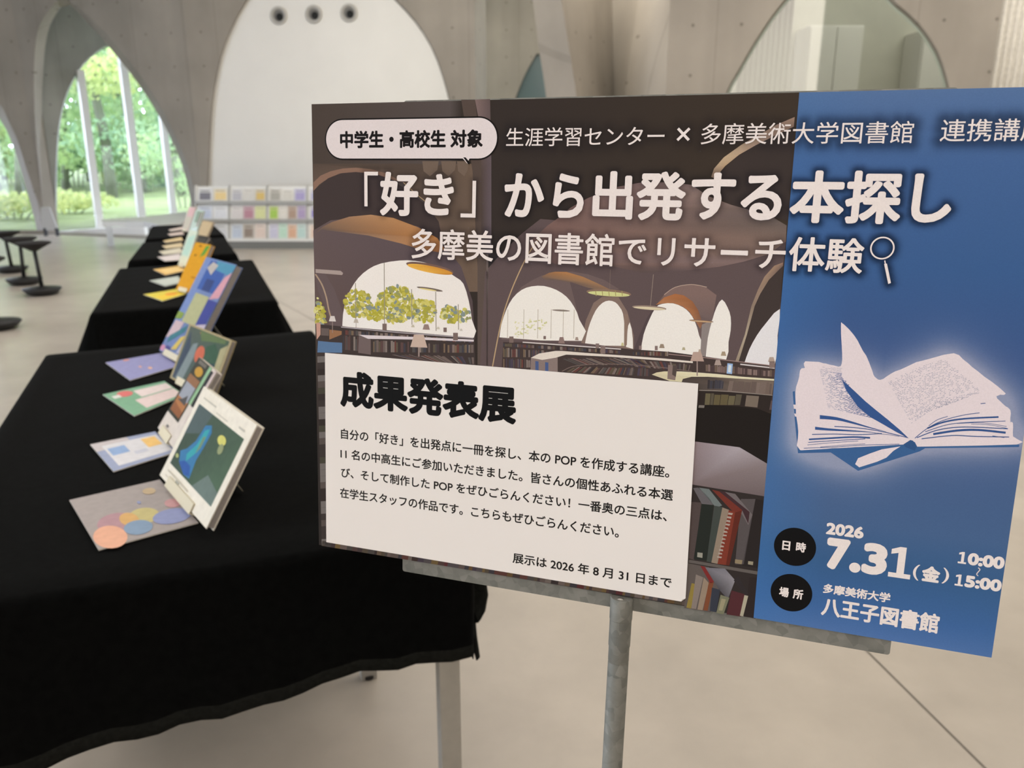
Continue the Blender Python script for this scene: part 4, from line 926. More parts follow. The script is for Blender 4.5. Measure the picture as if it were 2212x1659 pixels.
for (cx, cy, rx, ry, n) in ((1720, 560, 60, 60, 26), (1850, 520, 70, 40, 26)):
    for _ in range(n): pp(ph, '4', ell('4', cx + random.uniform(-rx, rx), cy + random.uniform(-ry, ry), random.uniform(5, 13), random.uniform(4, 9), 0, 6), random.choice([(214, 208, 160), (226, 218, 186), (200, 196, 140)]), 10.4 + random.random() * .3)
for x in (1612, 1740, 1852, 1958, 2054, 2140): stroke(ph, '4', [(x, 400), (x - 4, 630)], 5, (190, 178, 160), 11, 0)
pp(ph, '4', ell('4', 2035, 408, 72, 7, 3), (130, 116, 104), 12)
# arches 3-6
W5 = (238, 229, 215)
pp(ph, '5', [(235, 770), (280, 560), (350, 400), (430, 345), (580, 350), (660, 480), (720, 700), (720, 830)], (132, 110, 98), 9)
pp(ph, '5', [(272, 772), (290, 680), (320, 580), (370, 470), (430, 402), (490, 380), (550, 396), (590, 440), (620, 500), (635, 640), (632, 796)], W5, 10, sm=2)
pp(ph, '5', [(648, 806), (656, 700), (668, 610), (682, 580), (700, 640), (710, 730), (712, 824)], W5, 10); pp(ph, '5', [(632, 500), (668, 510), (655, 790), (630, 790)], (140, 116, 100), 10.4)
pp(ph, '5', [(720, 830), (770, 700), (840, 540), (920, 420), (1000, 325), (1100, 256), (1250, 230), (1380, 256), (1480, 330), (1440, 560), (1380, 900), (1330, 890)], [(84, 70, 70)] * 4 + [(128, 104, 96)] * 5 + [(112, 94, 90)] * 3, 9)
pp(ph, '5', [(920, 420), (1000, 350), (1100, 317), (1180, 332), (1260, 388), (1312, 470), (1352, 590), (1330, 640), (1282, 560), (1232, 482), (1170, 432), (1080, 402), (980, 406)], [(168, 112, 74), (170, 110, 70), (166, 106, 66), (164, 104, 66), (150, 98, 64), (140, 92, 64), (124, 92, 74), (150, 104, 76), (164, 108, 72), (170, 112, 72), (174, 114, 74), (176, 118, 78), (176, 122, 84)], 10)
stroke(ph, '5', [(1000, 325), (1100, 258), (1250, 232), (1390, 256)], 6, (186, 160, 140), 10)
pp(ph, '5', [(785, 832), (810, 690), (860, 560), (920, 445), (980, 410), (1080, 405), (1170, 440), (1230, 490), (1280, 570), (1320, 700), (1340, 892)], W5, 11, sm=2)
pp(ph, '5', [(1345, 600), (1440, 560), (1400, 720), (1378, 902), (1330, 892)], (140, 128, 122), 11.4)
pp(ph, '5', [(1380, 902), (1400, 720), (1440, 560), (1480, 440), (1530, 370), (1580, 440), (1610, 530), (1610, 650), (1590, 760), (1568, 922)], W5, 12, sm=2)
pp(ph, '5', [(2095, 40), (1990, 120), (1900, 230), (1840, 400), (1770, 600), (1700, 800), (1665, 945), (1740, 955), (1800, 820), (1900, 640), (2060, 458)], (66, 56, 52), 11)
pp(ph, '5', [(2090, 30), (2010, 60), (1920, 160), (1860, 280), (1800, 430), (1740, 690), (1650, 945), (1680, 948), (1760, 690), (1830, 430), (1880, 320), (1960, 190), (2060, 90), (2092, 60)], [(150, 118, 100), (168, 136, 110), (160, 132, 108), (148, 124, 104), (140, 120, 102), (176, 158, 134), (150, 132, 112), (150, 134, 114), (172, 156, 134), (140, 120, 104), (150, 126, 108), (140, 116, 98), (120, 98, 88), (110, 92, 84)], 12)
pp(ph, '5', [(1735, 955), (1780, 830), (1850, 700), (1940, 580), (2062, 456), (2040, 700), (2010, 985)], (226, 220, 216), 12, sm=2)
for (cx, cy, rx, ry, c1, c2, z) in ((490, 310, 206, 34, (138, 112, 92), (206, 204, 138), 13), (862, 446, 158, 20, (150, 128, 112), (214, 198, 164), 13), (1340, 568, 112, 11, (120, 96, 84), (196, 160, 120), 13)):
    pp(ph, '5', ell('5', cx, cy, rx, ry, 4), c1, z); pp(ph, '5', ell('5', cx, cy + ry * .25, rx * .93, ry * .62, 4), c2, z + .5)
for x in range(5): stroke(ph, '5', [(370 + x * 60, 292), (374 + x * 60, 336)], 7, (164, 150, 96), 14, 0)
stroke(ph, '5', [(900, 140), (872, 430)], 5, (150, 132, 118), 13, 0); stroke(ph, '5', [(505, 95), (498, 270)], 4, (124, 106, 96), 13, 0)
# counters and shelves, right half
pp(ph, '5', [(-480, 760), (0, 775), (600, 820), (1040, 850), (1380, 895), (2012, 985), (2000, 1300), (1500, 1240), (-500, 1100)], (70, 58, 54), 13)
brow(ph, '5', (-480, 770), (600, 836), (600, 868), (-480, 800), 60, 14)
stroke(ph, '5', [(-300, 762), (100, 790), (600, 826)], 10, (212, 200, 192), 15, 0)
brow(ph, '5', (710, 850), (1040, 845), (1040, 890), (710, 880), 26, 14); brow(ph, '5', (-480, 810), (-60, 840), (-60, 900), (-480, 900), 40, 14); brow(ph, '5', (-480, 905), (-60, 925), (-60, 990), (-480, 1000), 40, 14)
pp(ph, '5', [(-225, 905), (-150, 866), (0, 842), (60, 842), (300, 862), (600, 882), (1000, 912), (1262, 938), (1262, 954), (900, 925), (500, 896), (100, 876), (0, 905), (-120, 925)], (222, 208, 192), 16)
pp(ph, '5', [(-225, 905), (-120, 925), (20, 900), (20, 1040), (-120, 1080), (-230, 1030)], (136, 118, 110), 15)
for (x, y) in ((-185, 935), (-95, 945)): pp(ph, '5', [(x, y), (x + 30, y + 4), (x + 30, y + 90), (x, y + 84)], (76, 92, 130), 16)
brow(ph, '5', (40, 905), (700, 905), (880, 975), (200, 970), 44, 15); brow(ph, '5', (600, 905), (1262, 960), (1240, 1030), (700, 985), 40, 15); brow(ph, '5', (180, 985), (860, 995), (860, 1075), (100, 1035), 50, 15)
stroke(ph, '5', [(60, 1030), (160, 985), (350, 965), (600, 965), (900, 985), (1250, 1030)], 7, (118, 100, 92), 16)
brow(ph, '5', (1380, 960), (2010, 1020), (2008, 1080), (1380, 1030), 36, 15, [(96, 74, 70), (136, 112, 104), (80, 64, 64), (120, 100, 84), (150, 126, 116)])
stroke(ph, '5', [(1040, 872), (1380, 905), (2012, 980)], 7, (160, 132, 124), 16, 0); stroke(ph, '5', [(1700, 965), (2012, 1000)], 12, (206, 196, 190), 16, 0)
pp(ph, '5', [(885, 1060), (930, 1040), (1000, 1030), (1150, 1030), (1300, 1040), (1500, 1055), (1700, 1078), (2010, 1100), (2008, 1116), (1700, 1098), (1400, 1080), (1250, 1080), (1170, 1100), (1160, 1128), (1050, 1118)], [(206, 192, 156), (214, 200, 160), (220, 208, 170)] + [(220, 210, 176)] * 8 + [(210, 198, 160)] * 4, 17)
pp(ph, '5', [(1165, 1110), (1250, 1082), (1400, 1082), (1700, 1100), (2008, 1120), (1990, 1250), (1320, 1200), (1310, 1140), (1160, 1128)], [(76, 66, 60)] * 3 + [(118, 102, 90)] * 3 + [(80, 70, 64)] * 3, 16)
brow(ph, '5', (1600, 1110), (2005, 1130), (1992, 1240), (1580, 1210), 9, 17, [(124, 106, 94), (134, 116, 104), (112, 96, 86), (140, 122, 110)], 0)
brow(ph, '5', (1400, 1100), (1550, 1105), (1540, 1190), (1395, 1190), 9, 17, [(58, 60, 70), (70, 72, 84), (50, 48, 50)])
pp(ph, '5', [(1318, 1202), (1990, 1250), (1960, 1400), (1300, 1380)], (50, 42, 38), 17); stroke(ph, '5', [(1320, 1204), (1600, 1214), (1992, 1250)], 6, (150, 138, 126), 18, 0)
brow(ph, '5', (1380, 1222), (1720, 1236), (1700, 1340), (1370, 1338), 7, 18, [(104, 94, 60), (92, 86, 66), (112, 104, 72), (98, 84, 58)], 0); pp(ph, '5', [(1755, 1250), (1870, 1258), (1855, 1362), (1740, 1350)], (120, 106, 92), 18)
pp(ph, '5', [(1318, 1340), (1370, 1342), (1366, 1366), (1312, 1364)], (124, 116, 106), 19)
for (x, y, w, h, c, st) in ((1302, 895, 126, 88, (182, 154, 138), 130), (1492, 950, 66, 50, (170, 150, 138), 60), (1544, 868, 50, 40, (166, 146, 120), 0), (978, 798, 50, 38, (150, 132, 112), 0), (1178, 822, 32, 26, (176, 164, 130), 0), (1985, 922, 64, 46, (178, 156, 140), 60), (56, 745, 60, 60, (140, 116, 108), 0), (196, 730, 34, 30, (160, 140, 126), 0), (1325, 840, 26, 26, (180, 160, 140), 0), (616, 782, 28, 30, (200, 190, 140), 0)):
    lampshade(ph, '5', x, y, w, h, c, 19, st)
pp(ph, '5', [(1035, 970), (1120, 978), (1100, 1112), (1028, 1100)], (134, 114, 104), 19); pp(ph, '5', [(1078, 975), (1120, 978), (1106, 1080), (1072, 1060)], (84, 72, 66), 20)
for (x, y, w, h) in ((436, 832, 44, 70), (926, 816, 26, 40), (385, 796, 32, 44), (780, 812, 24, 36), (1990, 968, 50, 60)): pp(ph, '5', [(x - w / 2, y - h / 2), (x + w / 2, y - h / 2), (x + w / 2, y + h / 2), (x - w / 2, y + h / 2)], (132, 112, 104), 19)
pp(ph, '5', [(1580, 955), (1630, 960), (1622, 1055), (1572, 1050)], (150, 176, 206), 19); pp(ph, '5', [(1590, 970), (1616, 974), (1610, 1040), (1584, 1036)], (210, 216, 226), 20)
# black floor and front shelf (crop 7)
pp(ph, '7', [(300, 150), (420, 142), (620, 152), (760, 170), (850, 205), (830, 560), (300, 420)], (36, 31, 28), 18)
pp(ph, '7', [(300, 392), (330, 395), (630, 434), (822, 548), (802, 772), (300, 690)], [(140, 122, 122), (144, 126, 126), (170, 158, 160), (136, 122, 120), (110, 96, 94), (122, 106, 104)], 19)
pp(ph, '7', [(280, 690), (802, 772), (740, 1615), (200, 1500)], (52, 45, 42), 19)
def q7(pts, c, z): pp(ph, '7', pts, c, z)
q7([(640, 790), (740, 790), (660, 1240), (600, 1240)], (86, 78, 76), 20); q7([(740, 790), (802, 800), (770, 1270), (650, 1250)], (44, 38, 36), 20); q7([(520, 740), (600, 755), (720, 900), (690, 970), (650, 900)], (110, 100, 98), 20.2)
q7([(295, 810), (368, 815), (318, 1210), (280, 1200)], (80, 68, 64), 21); q7([(310, 715), (345, 712), (420, 780), (448, 832), (370, 824)], (100, 94, 94), 21); q7([(370, 824), (452, 832), (405, 1216), (314, 1204)], (40, 43, 38), 22)
q7([(350, 712), (420, 722), (510, 835), (470, 850), (452, 832)], (110, 116, 112), 21); q7([(456, 836), (512, 846), (440, 1228), (402, 1220)], (66, 70, 64), 22)
q7([(512, 848), (560, 866), (490, 1240), (436, 1228)], (142, 124, 106), 23); q7([(440, 726), (490, 738), (650, 868), (592, 886)], (112, 52, 42), 22); q7([(556, 866), (600, 880), (545, 1246), (478, 1238)], (122, 56, 42), 23.5); q7([(600, 884), (648, 868), (560, 1248), (536, 1246)], (94, 44, 34), 24); q7([(490, 735), (530, 742), (700, 880), (690, 960), (650, 872)], (66, 46, 48), 21)
for k in range(13):
    y = 884 + k * 25; x = 566 - k * 6.1
    q7([(x - 14 + random.uniform(-4, 4), y), (x + 14 + random.uniform(-6, 6), y + 4), (x + 12, y + random.uniform(11, 18)), (x - 16, y + random.uniform(8, 14))], (168, 152, 138), 25)
q7([(340, 1158), (376, 1162), (374, 1196), (338, 1190)], (150, 146, 130), 23); q7([(600, 1205), (650, 1212), (645, 1240), (598, 1232)], (140, 124, 96), 23); q7([(690, 1218), (725, 1222), (722, 1246), (688, 1240)], (150, 140, 116), 23)
q7([(282, 1208), (760, 1290), (757, 1312), (278, 1228)], (96, 88, 82), 25)
low = [((270, 1400), (300, 1300), 24, (120, 112, 110)), ((292, 1380), (318, 1380), 26, (176, 146, 62)), ((330, 1330), (370, 1330), 40, (172, 156, 142)), ((372, 1400), (420, 1400), 40, (190, 170, 150)), ((412, 1350), (455, 1370), 36, (150, 58, 48))]
q7([(262, 1230), (420, 1260), (500, 1410), (430, 1570), (250, 1540)], (94, 84, 78), 25.2)
q7([(300, 1370), (330, 1376), (296, 1545), (264, 1538)], (140, 120, 60), 26); q7([(330, 1310), (380, 1330), (330, 1548), (298, 1544)], (132, 118, 108), 26.3); q7([(384, 1330), (420, 1370), (375, 1556), (340, 1552)], (146, 126, 106), 26.6); q7([(420, 1356), (452, 1366), (410, 1560), (380, 1556)], (122, 72, 48), 27); q7([(360, 1250), (390, 1256), (455, 1362), (430, 1372)], (122, 46, 44), 27)
q7([(395, 1262), (530, 1270), (600, 1350), (550, 1480), (490, 1416)], [(110, 106, 110), (120, 116, 120), (140, 134, 136), (92, 88, 90), (76, 72, 74)], 27); q7([(440, 1400), (496, 1416), (470, 1570), (425, 1562)], (56, 58, 66), 27.5); q7([(500, 1450), (560, 1470), (520, 1585), (470, 1576)], (118, 116, 92), 28); q7([(506, 1476), (536, 1482), (512, 1560), (486, 1556)], (150, 140, 110), 28.5)
q7([(575, 1420), (680, 1450), (640, 1600), (540, 1585)], (80, 44, 46), 28); q7([(620, 1320), (690, 1440), (672, 1460), (590, 1350)], (52, 46, 46), 28.2); q7([(664, 1452), (690, 1458), (655, 1598), (632, 1594)], (170, 160, 136), 28.5); q7([(700, 1330), (755, 1330), (735, 1610), (660, 1600)], (48, 40, 38), 28)
# narrow strips around the white sheet
for k in range(30):
    y0 = 770 + k * 13.6; c = random.choice([(62, 54, 50), (86, 76, 70), (112, 104, 98), (54, 46, 42), (70, 66, 54)])
    xl = 685.5 + (y0 - 762) * .0235
    pp(ph, '0', [(xl, y0), (xl + 20, y0 - 1), (xl + 20.4, y0 + 12), (xl + .3, y0 + 13.5)], c, 20)
x = 697
while x < 1480:
    w = random.uniform(5, 17); y0 = lerp(1168, 1298, (x - 697) / 785); y1 = lerp(1178.5, 1310, (x - 695) / 800)
    pp(ph, '0', [(x, y0), (x + w, y0 + w * .165), (x + w - 2, y1 + w * .165), (x - 2, y1)], mix3(random.choice(BK + [(128, 96, 50), (110, 44, 48), (150, 122, 66), (96, 92, 96), (60, 44, 40)]), (58, 47, 42), .5), 20); x += w
po = ph.build('photograph', M['printm'], poster, world=True)
tag(po, 'dark library photograph printed on the left of the poster')
# --- blue panel
BOOK = [(265, 765), (300, 640), (318, 575), (345, 570), (350, 515), (470, 520), (560, 540), (655, 552), (661, 450), (650, 215), (665, 188), (720, 240), (770, 300), (845, 420), (910, 560), (945, 640), (985, 668), (1080, 620), (1200, 560), (1350, 505), (1610, 447), (1730, 530), (1870, 640), (2045, 775), (2030, 795), (1975, 808), (2030, 875), (2090, 925), (2090, 1020), (2110, 1040), (2115, 1150), (2145, 1215), (1300, 1237), (1260, 1185), (1190, 1218), (880, 1240), (580, 1250), (310, 1270), (290, 1100), (275, 960)]
bl = MB()
HALO = [L(*Z('6', *p)) for p in smooth_curve([(x, y) for x, y in ((265, 765), (350, 560), (655, 560), (900, 600), (1000, 660), (1350, 520), (1610, 460), (2030, 780), (2120, 1000), (2150, 1215), (1320, 1270), (800, 1420), (300, 1285), (255, 1000), (265, 765))], 4)]
def seg_d(p, a, b_):
    ab = b_ - a; t = max(0, min(1, (p - a).dot(ab) / max(1e-12, ab.dot(ab)))); return (p - a - ab * t).length
def inside(p, poly):
    c = False; j = len(poly) - 1
    for i in range(len(poly)):
        a, b_ = poly[i], poly[j]
        if (a.y > p.y) != (b_.y > p.y) and p.x < (b_.x - a.x) * (p.y - a.y) / (b_.y - a.y) + a.x: c = not c
        j = i
    return c
def blue(x, y):
    v = -y / PHt; u = (x - XB) / (PWd - XB)
    st = [(0, (86, 112, 150)), (.12, (68, 98, 142)), (.3, (60, 92, 136)), (.45, (62, 86, 130)), (.6, (72, 94, 132)), (.78, (72, 98, 134)), (.86, (58, 92, 130)), (.95, (64, 100, 148)), (1, (80, 112, 160))]
    for (a, ca), (b_, cb) in zip(st, st[1:]):
        if v <= b_: c = mix3(ca, cb, (v - a) / (b_ - a)); break
    else: c = st[-1][1]
    c = mix3(c, (64, 112, 166), max(0, .5 - u * 1.8) * (0.4 + .6 * (v > .3)))
    p = Vector((x, y, 0))
    d = 0 if inside(p, HALO) else min(seg_d(p, HALO[i], HALO[i + 1]) for i in range(len(HALO) - 1))
    c = mix3(c, (188, 182, 192), .78 * math.exp(-d / .0085) * (1 - .2 * math.exp(-d / .002)))
    return c
prgrid(bl, XB, PWd, 0, -PHt, 52, 110, blue, 29 * LZ)
def bl_build():
    o = bl.build('blue_panel', M['printm'], poster, world=True); return tag(o, 'blue panel with an open book at the right of the poster')
INK = (56, 86, 136); WB = (226, 210, 208)
rg = [(x + random.uniform(-5, 5), y + random.uniform(-4, 4)) for x, y in smooth_curve(BOOK + [BOOK[0]], 3)[:-1]]
pp(bl, '6', [(245, 770), (263, 765), (275, 960), (290, 1100), (312, 1268), (1190, 1218), (1245, 1183), (1282, 1198), (1302, 1235), (2140, 1205), (2170, 1224), (2165, 1238), (1370, 1250), (1322, 1277), (800, 1442), (568, 1286), (290, 1292), (262, 1000)], (62, 98, 142), 30)
pp(bl, '6', rg, WB, 31)
pp(bl, '6', [(312, 1268), (1190, 1218), (1245, 1183), (1282, 1198), (1302, 1237), (2160, 1222), (2165, 1240), (1370, 1250), (1322, 1277), (800, 1442), (568, 1286), (290, 1292)], (60, 96, 140), 32)
pp(bl, '6', [(250, 880), (272, 880), (276, 918), (256, 915)], WB, 33); pp(bl, '6', [(258, 955), (285, 960), (290, 985), (264, 980)], WB, 33)
pp(bl, '6', [(775, 1385), (800, 1335), (900, 1295), (1000, 1260), (1160, 1234), (1100, 1272), (1040, 1330), (960, 1365), (810, 1412)], WB, 33)
pp(bl, '6', [(1186, 1216), (1243, 1180), (1266, 1186), (1300, 1236), (1280, 1270), (1200, 1240)], (52, 84, 126), 34)
pp(bl, '6', [(665, 672), (712, 712), (770, 765), (860, 850), (950, 925), (1050, 1005), (1150, 1090), (1232, 1168), (1120, 1110), (1000, 1040), (910, 990), (860, 950), (800, 900), (750, 830), (700, 760)], INK, 33)
for i in range(40):
    t = i / 39; xa, ya = lerp(468, 545, t), lerp(558, 905, t); xb, yb = (lerp(655, 660, t * 4) if t < .25 else lerp(690, 900, (t - .25) / .75)), lerp(572, 985, t); x = xa
    while x < xb:
        w = random.uniform(6, 26); dens = (x - xa) / max(1, xb - xa); h = 1.5 + 4.2 * dens * (t > .1)
        if random.random() < .55 + .45 * dens: y = lerp(ya, yb, (x - xa) / max(1, xb - xa)); pp(bl, '6', [(x, y), (x + w, y + w * .1), (x + w, y + h + w * .1), (x, y + h)], INK, 34)
        x += w + random.uniform(2, 9) * (1.2 - dens)
for i in range(36):
    t = i / 35; xa, ya = lerp(1058, 1252, t), lerp(690, 1035, t); xb, yb = lerp(1530, 1850, min(1, t * 1.35)), lerp(498, 770, min(1, t * 1.35)); bow = 36
    if t > .74: xb, yb = lerp(1850, 1560, (t - .74) / .26), lerp(770, 880, (t - .74) / .26)
    x = xa
    while x < xb:
        w = random.uniform(5, 17); f = (x - xa) / (xb - xa); y = lerp(ya, yb, f) - bow * math.sin(f * math.pi) * .55
        if random.random() < .62: pp(bl, '6', [(x, y), (x + w, y - w * .38), (x + w, y - w * .38 + 3.2), (x, y + 3.2)], random.choice([(128, 132, 150), (150, 148, 162), (104, 110, 138)]), 34)
        x += w + random.uniform(2, 9)
for pts, w in (([(475, 985), (620, 1000), (760, 1035), (900, 1075), (1040, 1110)], 34), ([(435, 1080), (540, 1090), (700, 1100), (860, 1110), (1000, 1125)], 26)):
    c = smooth_curve(pts, 6); n = len(c); up = [(x, y - w * .5 * (1 - i / n)) for i, (x, y) in enumerate(c)]; dn = [(x, y + w * .5 * (1 - i / n)) for i, (x, y) in enumerate(c)]
    pp(bl, '6', up + dn[::-1], INK, 34)
for (pts, w) in (([(600, 1065), (800, 1078), (1000, 1108), (1220, 1160)], 7), ([(410, 1133), (600, 1130), (800, 1135), (1000, 1125)], 7), ([(385, 1175), (560, 1165), (760, 1155), (900, 1162)], 14), ([(378, 1200), (560, 1188), (760, 1176), (860, 1170)], 6), ([(370, 1222), (560, 1205), (800, 1188)], 4), ([(340, 1250), (600, 1240), (820, 1225), (1150, 1215)], 5), ([(480, 1240), (700, 1222), (860, 1212)], 4), ([(940, 1125), (1060, 1135), (1150, 1150)], 4),
                 ([(1282, 1165), (1390, 1080), (1520, 1015), (1690, 970), (1830, 950)], 6), ([(1390, 1080), (1520, 1030), (1700, 1000), (1990, 985)], 14), ([(1370, 1110), (1560, 1050), (1760, 1030), (2050, 1020)], 6), ([(1300, 1160), (1480, 1095), (1700, 1070), (2070, 1085)], 8), ([(1440, 1130), (1640, 1100), (1820, 1095), (2050, 1118)], 18), ([(1340, 1170), (1600, 1142), (1800, 1150), (2080, 1155)], 8), ([(1640, 1040), (1860, 1035), (2060, 1065)], 4), ([(1760, 1045), (1900, 1050), (2060, 1080)], 4), ([(1940, 1145), (2040, 1160)], 5), ([(1840, 872), (1880, 868)], 6), ([(1400, 1060), (1470, 1010), (1560, 980)], 5)):
    stroke(bl, '6', pts, w, INK, 34.5, 5)
bl_build()
# --- lettering
_tc = {}
def glyphs(s):
    if s in _tc: return _tc[s]
    c = bpy.data.curves.new('t', 'FONT'); c.body = s; c.size = 1; c.resolution_u = 4; c.fill_mode = 'FRONT'
    o = bpy.data.objects.new('t', c); COL.objects.link(o); dg = bpy.context.evaluated_depsgraph_get()
    me = bpy.data.meshes.new_from_object(o.evaluated_get(dg))
    v = [Vector((p.co.x, p.co.y, 0)) for p in me.vertices]; f = [tuple(p.vertices) for p in me.polygons]
    bpy.data.objects.remove(o); bpy.data.curves.remove(c); bpy.data.meshes.remove(me)
    _tc[s] = (v, f); return _tc[s]
def text(b, s, xl, xr, top, bot, z, col, bold=0.0, mode='fit', n=10, mi=0, stag=1.2e-6):
    """ink box: left x of xl, right x of xr, top y of top, bottom y of bot (photo points on the poster plane)"""
    v, f = glyphs(s)
    x0, x1, y0, y1 = min(p.x for p in v), max(p.x for p in v), min(p.y for p in v), max(p.y for p in v)
    if mode == 'kanji':
        r, _ = glyphs('国書'); y0, y1 = min(p.y for p in r), max(p.y for p in r)
    X0, X1, Y1, Y0 = L(*xl).x + bold, L(*xr).x - bold, L(*top).y - bold, L(*bot).y + bold
    sx, sy = (X1 - X0) / (x1 - x0), (Y1 - Y0) / (y1 - y0)
    offs = [(0, 0)] if bold <= 0 else [(bold * math.cos(i * 2 * math.pi / n), bold * math.sin(i * 2 * math.pi / n)) for i in range(n)] + ([(bold * .5 * math.cos(i * 1.57 + .7), bold * .5 * math.sin(i * 1.57 + .7)) for i in range(4)] if bold > .0007 else [(0, 0)])
    for i, (dx, dy) in enumerate(offs):
        b.add([(X0 + (p.x - x0) * sx + dx, Y0 + (p.y - y0) * sy + dy, z * LZ + i * stag) for p in v], f, col, mi)
def one(b, xl, xr, top, bot, z, col):
    X0, X1, Y1, Y0 = L(*xl).x, L(*xr).x, L(*top).y, L(*bot).y
    P = [(0, 0), (1, 0), (1, .15), (.70, .15), (.70, 1), (.42, 1), (.04, .90), (.04, .745), (.36, .80), (.36, .15), (0, .15)]
    b.poly([(X0 + (X1 - X0) * x, Y0 + (Y1 - Y0) * y, z * LZ) for x, y in P], col)
WT = pr((232, 218, 208)); BKI = pr((22, 22, 22))
def rrect(x0, y0, x1, y1, r, n=10):
    out = []
    for cx, cy, a0 in ((x1 - r, y1 - r, 0), (x0 + r, y1 - r, 90), (x0 + r, y0 + r, 180), (x1 - r, y0 + r, 270)):
        for i in range(n + 1): a = math.radians(a0 + 90 * i / n); out.append((cx + r * math.cos(a), cy + r * math.sin(a)))
    return out
bb = MB()
a, e, t_, u_ = L(705, 300), L(1074, 295), L(890, 257), L(890, 342.5)
bw_ = .0012
bb.poly([(x, y, 40 * LZ) for x, y in rrect(a.x - bw_, u_.y - bw_, e.x + bw_, t_.y + bw_, (t_.y - u_.y) / 2 + bw_)], pr((24, 21, 20)))
bb.poly([(x, y, 41 * LZ) for x, y in rrect(a.x, u_.y, e.x, t_.y, (t_.y - u_.y) / 2 * .99)], pr((222, 208, 202)))
pp(bb, '1', [(1248, 594), (1312, 592), (1304, 606), (1290, 640), (1262, 608)], (222, 208, 202), 42); pp(bb, '1', [(1258, 590), (1276, 590), (1310, 630), (1306, 648), (1294, 640)], (24, 21, 20), 43)
text(bb, '中学生・高校生 対象', (735, 300), (1043.5, 300), (890, 281), (890, 320), 44, pr((28, 24, 24)), .0006)
bo = bb.build('speech_bubble', M['printm'], poster, world=True); tag(bo, 'white rounded speech bubble with black lettering')
hd = MB()
def line(b, s, xl, xr, top, bot, bold, mode='fit', col=WT, z=44, n=10): text(b, s, xl, xr, top, bot, z, col, bold, mode, n)
line(hd, '生涯学習センター', (1094, 295), (1436, 288), (1110, 276.3), (1110, 316.5), .00006, 'kanji'); line(hd, '×', (1462, 290), (1491, 290), (1476, 275.5), (1476, 305), .00002)
line(hd, '多摩美術大学図書館', (1515, 290), (1973, 285), (1540, 267), (1540, 312), .00006, 'kanji'); line(hd, '連携講座', (2032, 280), (2262, 280), (2050, 258), (2050, 306), .00006, 'kanji')
tag(hd.build('heading_lettering', M['printm'], poster, world=True), 'thin white heading line along the top of the poster')
HL = [('「', (787.5, 400), (817, 400), (800, 371), (800, 446), .0), ('好き', (821, 420), (981, 420), (840, 371), (840, 466), .0013), ('」', (996, 420), (1028.5, 420), (1020, 390.5), (1020, 470), .0),
      ('か', (1090, 420), (1176, 420), (1130, 374), (1130, 469.5), .0013), ('ら', (1195, 420), (1262, 420), (1230, 374.5), (1230, 471), .0013), ('出発', (1281, 420), (1482, 420), (1380, 370), (1380, 475.8), .0013), ('する', (1493, 420), (1690.5, 420), (1600, 373), (1600, 476.5), .0013),
      ('本探', (1707, 430), (1948.5, 430), (1830, 368.5), (1830, 483.5), .0013), ('し', (1970.5, 430), (2057.5, 430), (2010, 375), (2010, 481.5), .0013)]
tl = MB()
def shadowed(s, xl, xr, top, bot, bo, mode='fit'):
    text(tl, s, xl, xr, top, bot, 50, WT, bo, mode, 12)
for a in HL: shadowed(*a)
SUB = [('多摩美の図書館', (889.5, 530), (1327, 540), (1100, 499), (1100, 567), .0004), ('で', (1335.5, 550), (1396, 550), (1360, 516.5), (1360, 570.5), .0004), ('リ', (1419.5, 550), (1458, 550), (1440, 514), (1440, 574), .0004), ('サ', (1477.5, 550), (1544.5, 550), (1510, 514), (1510, 576), .0004), ('ー', (1557, 545), (1616, 545), (1590, 540.5), (1590, 551.5), .0005), ('チ', (1631, 550), (1697, 550), (1660, 517), (1660, 580), .0004), ('体験', (1704, 550), (1866, 550), (1780, 513), (1780, 588.5), .0005)]
for a in SUB: shadowed(*a)
b = tl; c0 = L(1905.8, 535.9); r0 = abs(L(1932.4, 535.9).x - c0.x); n = 48
for i in range(n):
    a0, a1 = 2 * math.pi * i / n, 2 * math.pi * (i + 1) / n
    b.add([(c0.x + r * math.cos(a), c0.y + r * math.sin(a), 50 * LZ) for r, a in ((r0, a0), (r0, a1), (r0 - .0011, a1), (r0 - .0011, a0))], [(0, 1, 2, 3)], WT)
pp(b, '3', [(958, 1412), (967, 1410), (972, 1436), (963, 1438)], (232, 218, 208), 50); pp(b, '3', [(957, 1438), (980, 1435), (1012, 1590), (990, 1598)], (232, 218, 208), 51)
import numpy as np
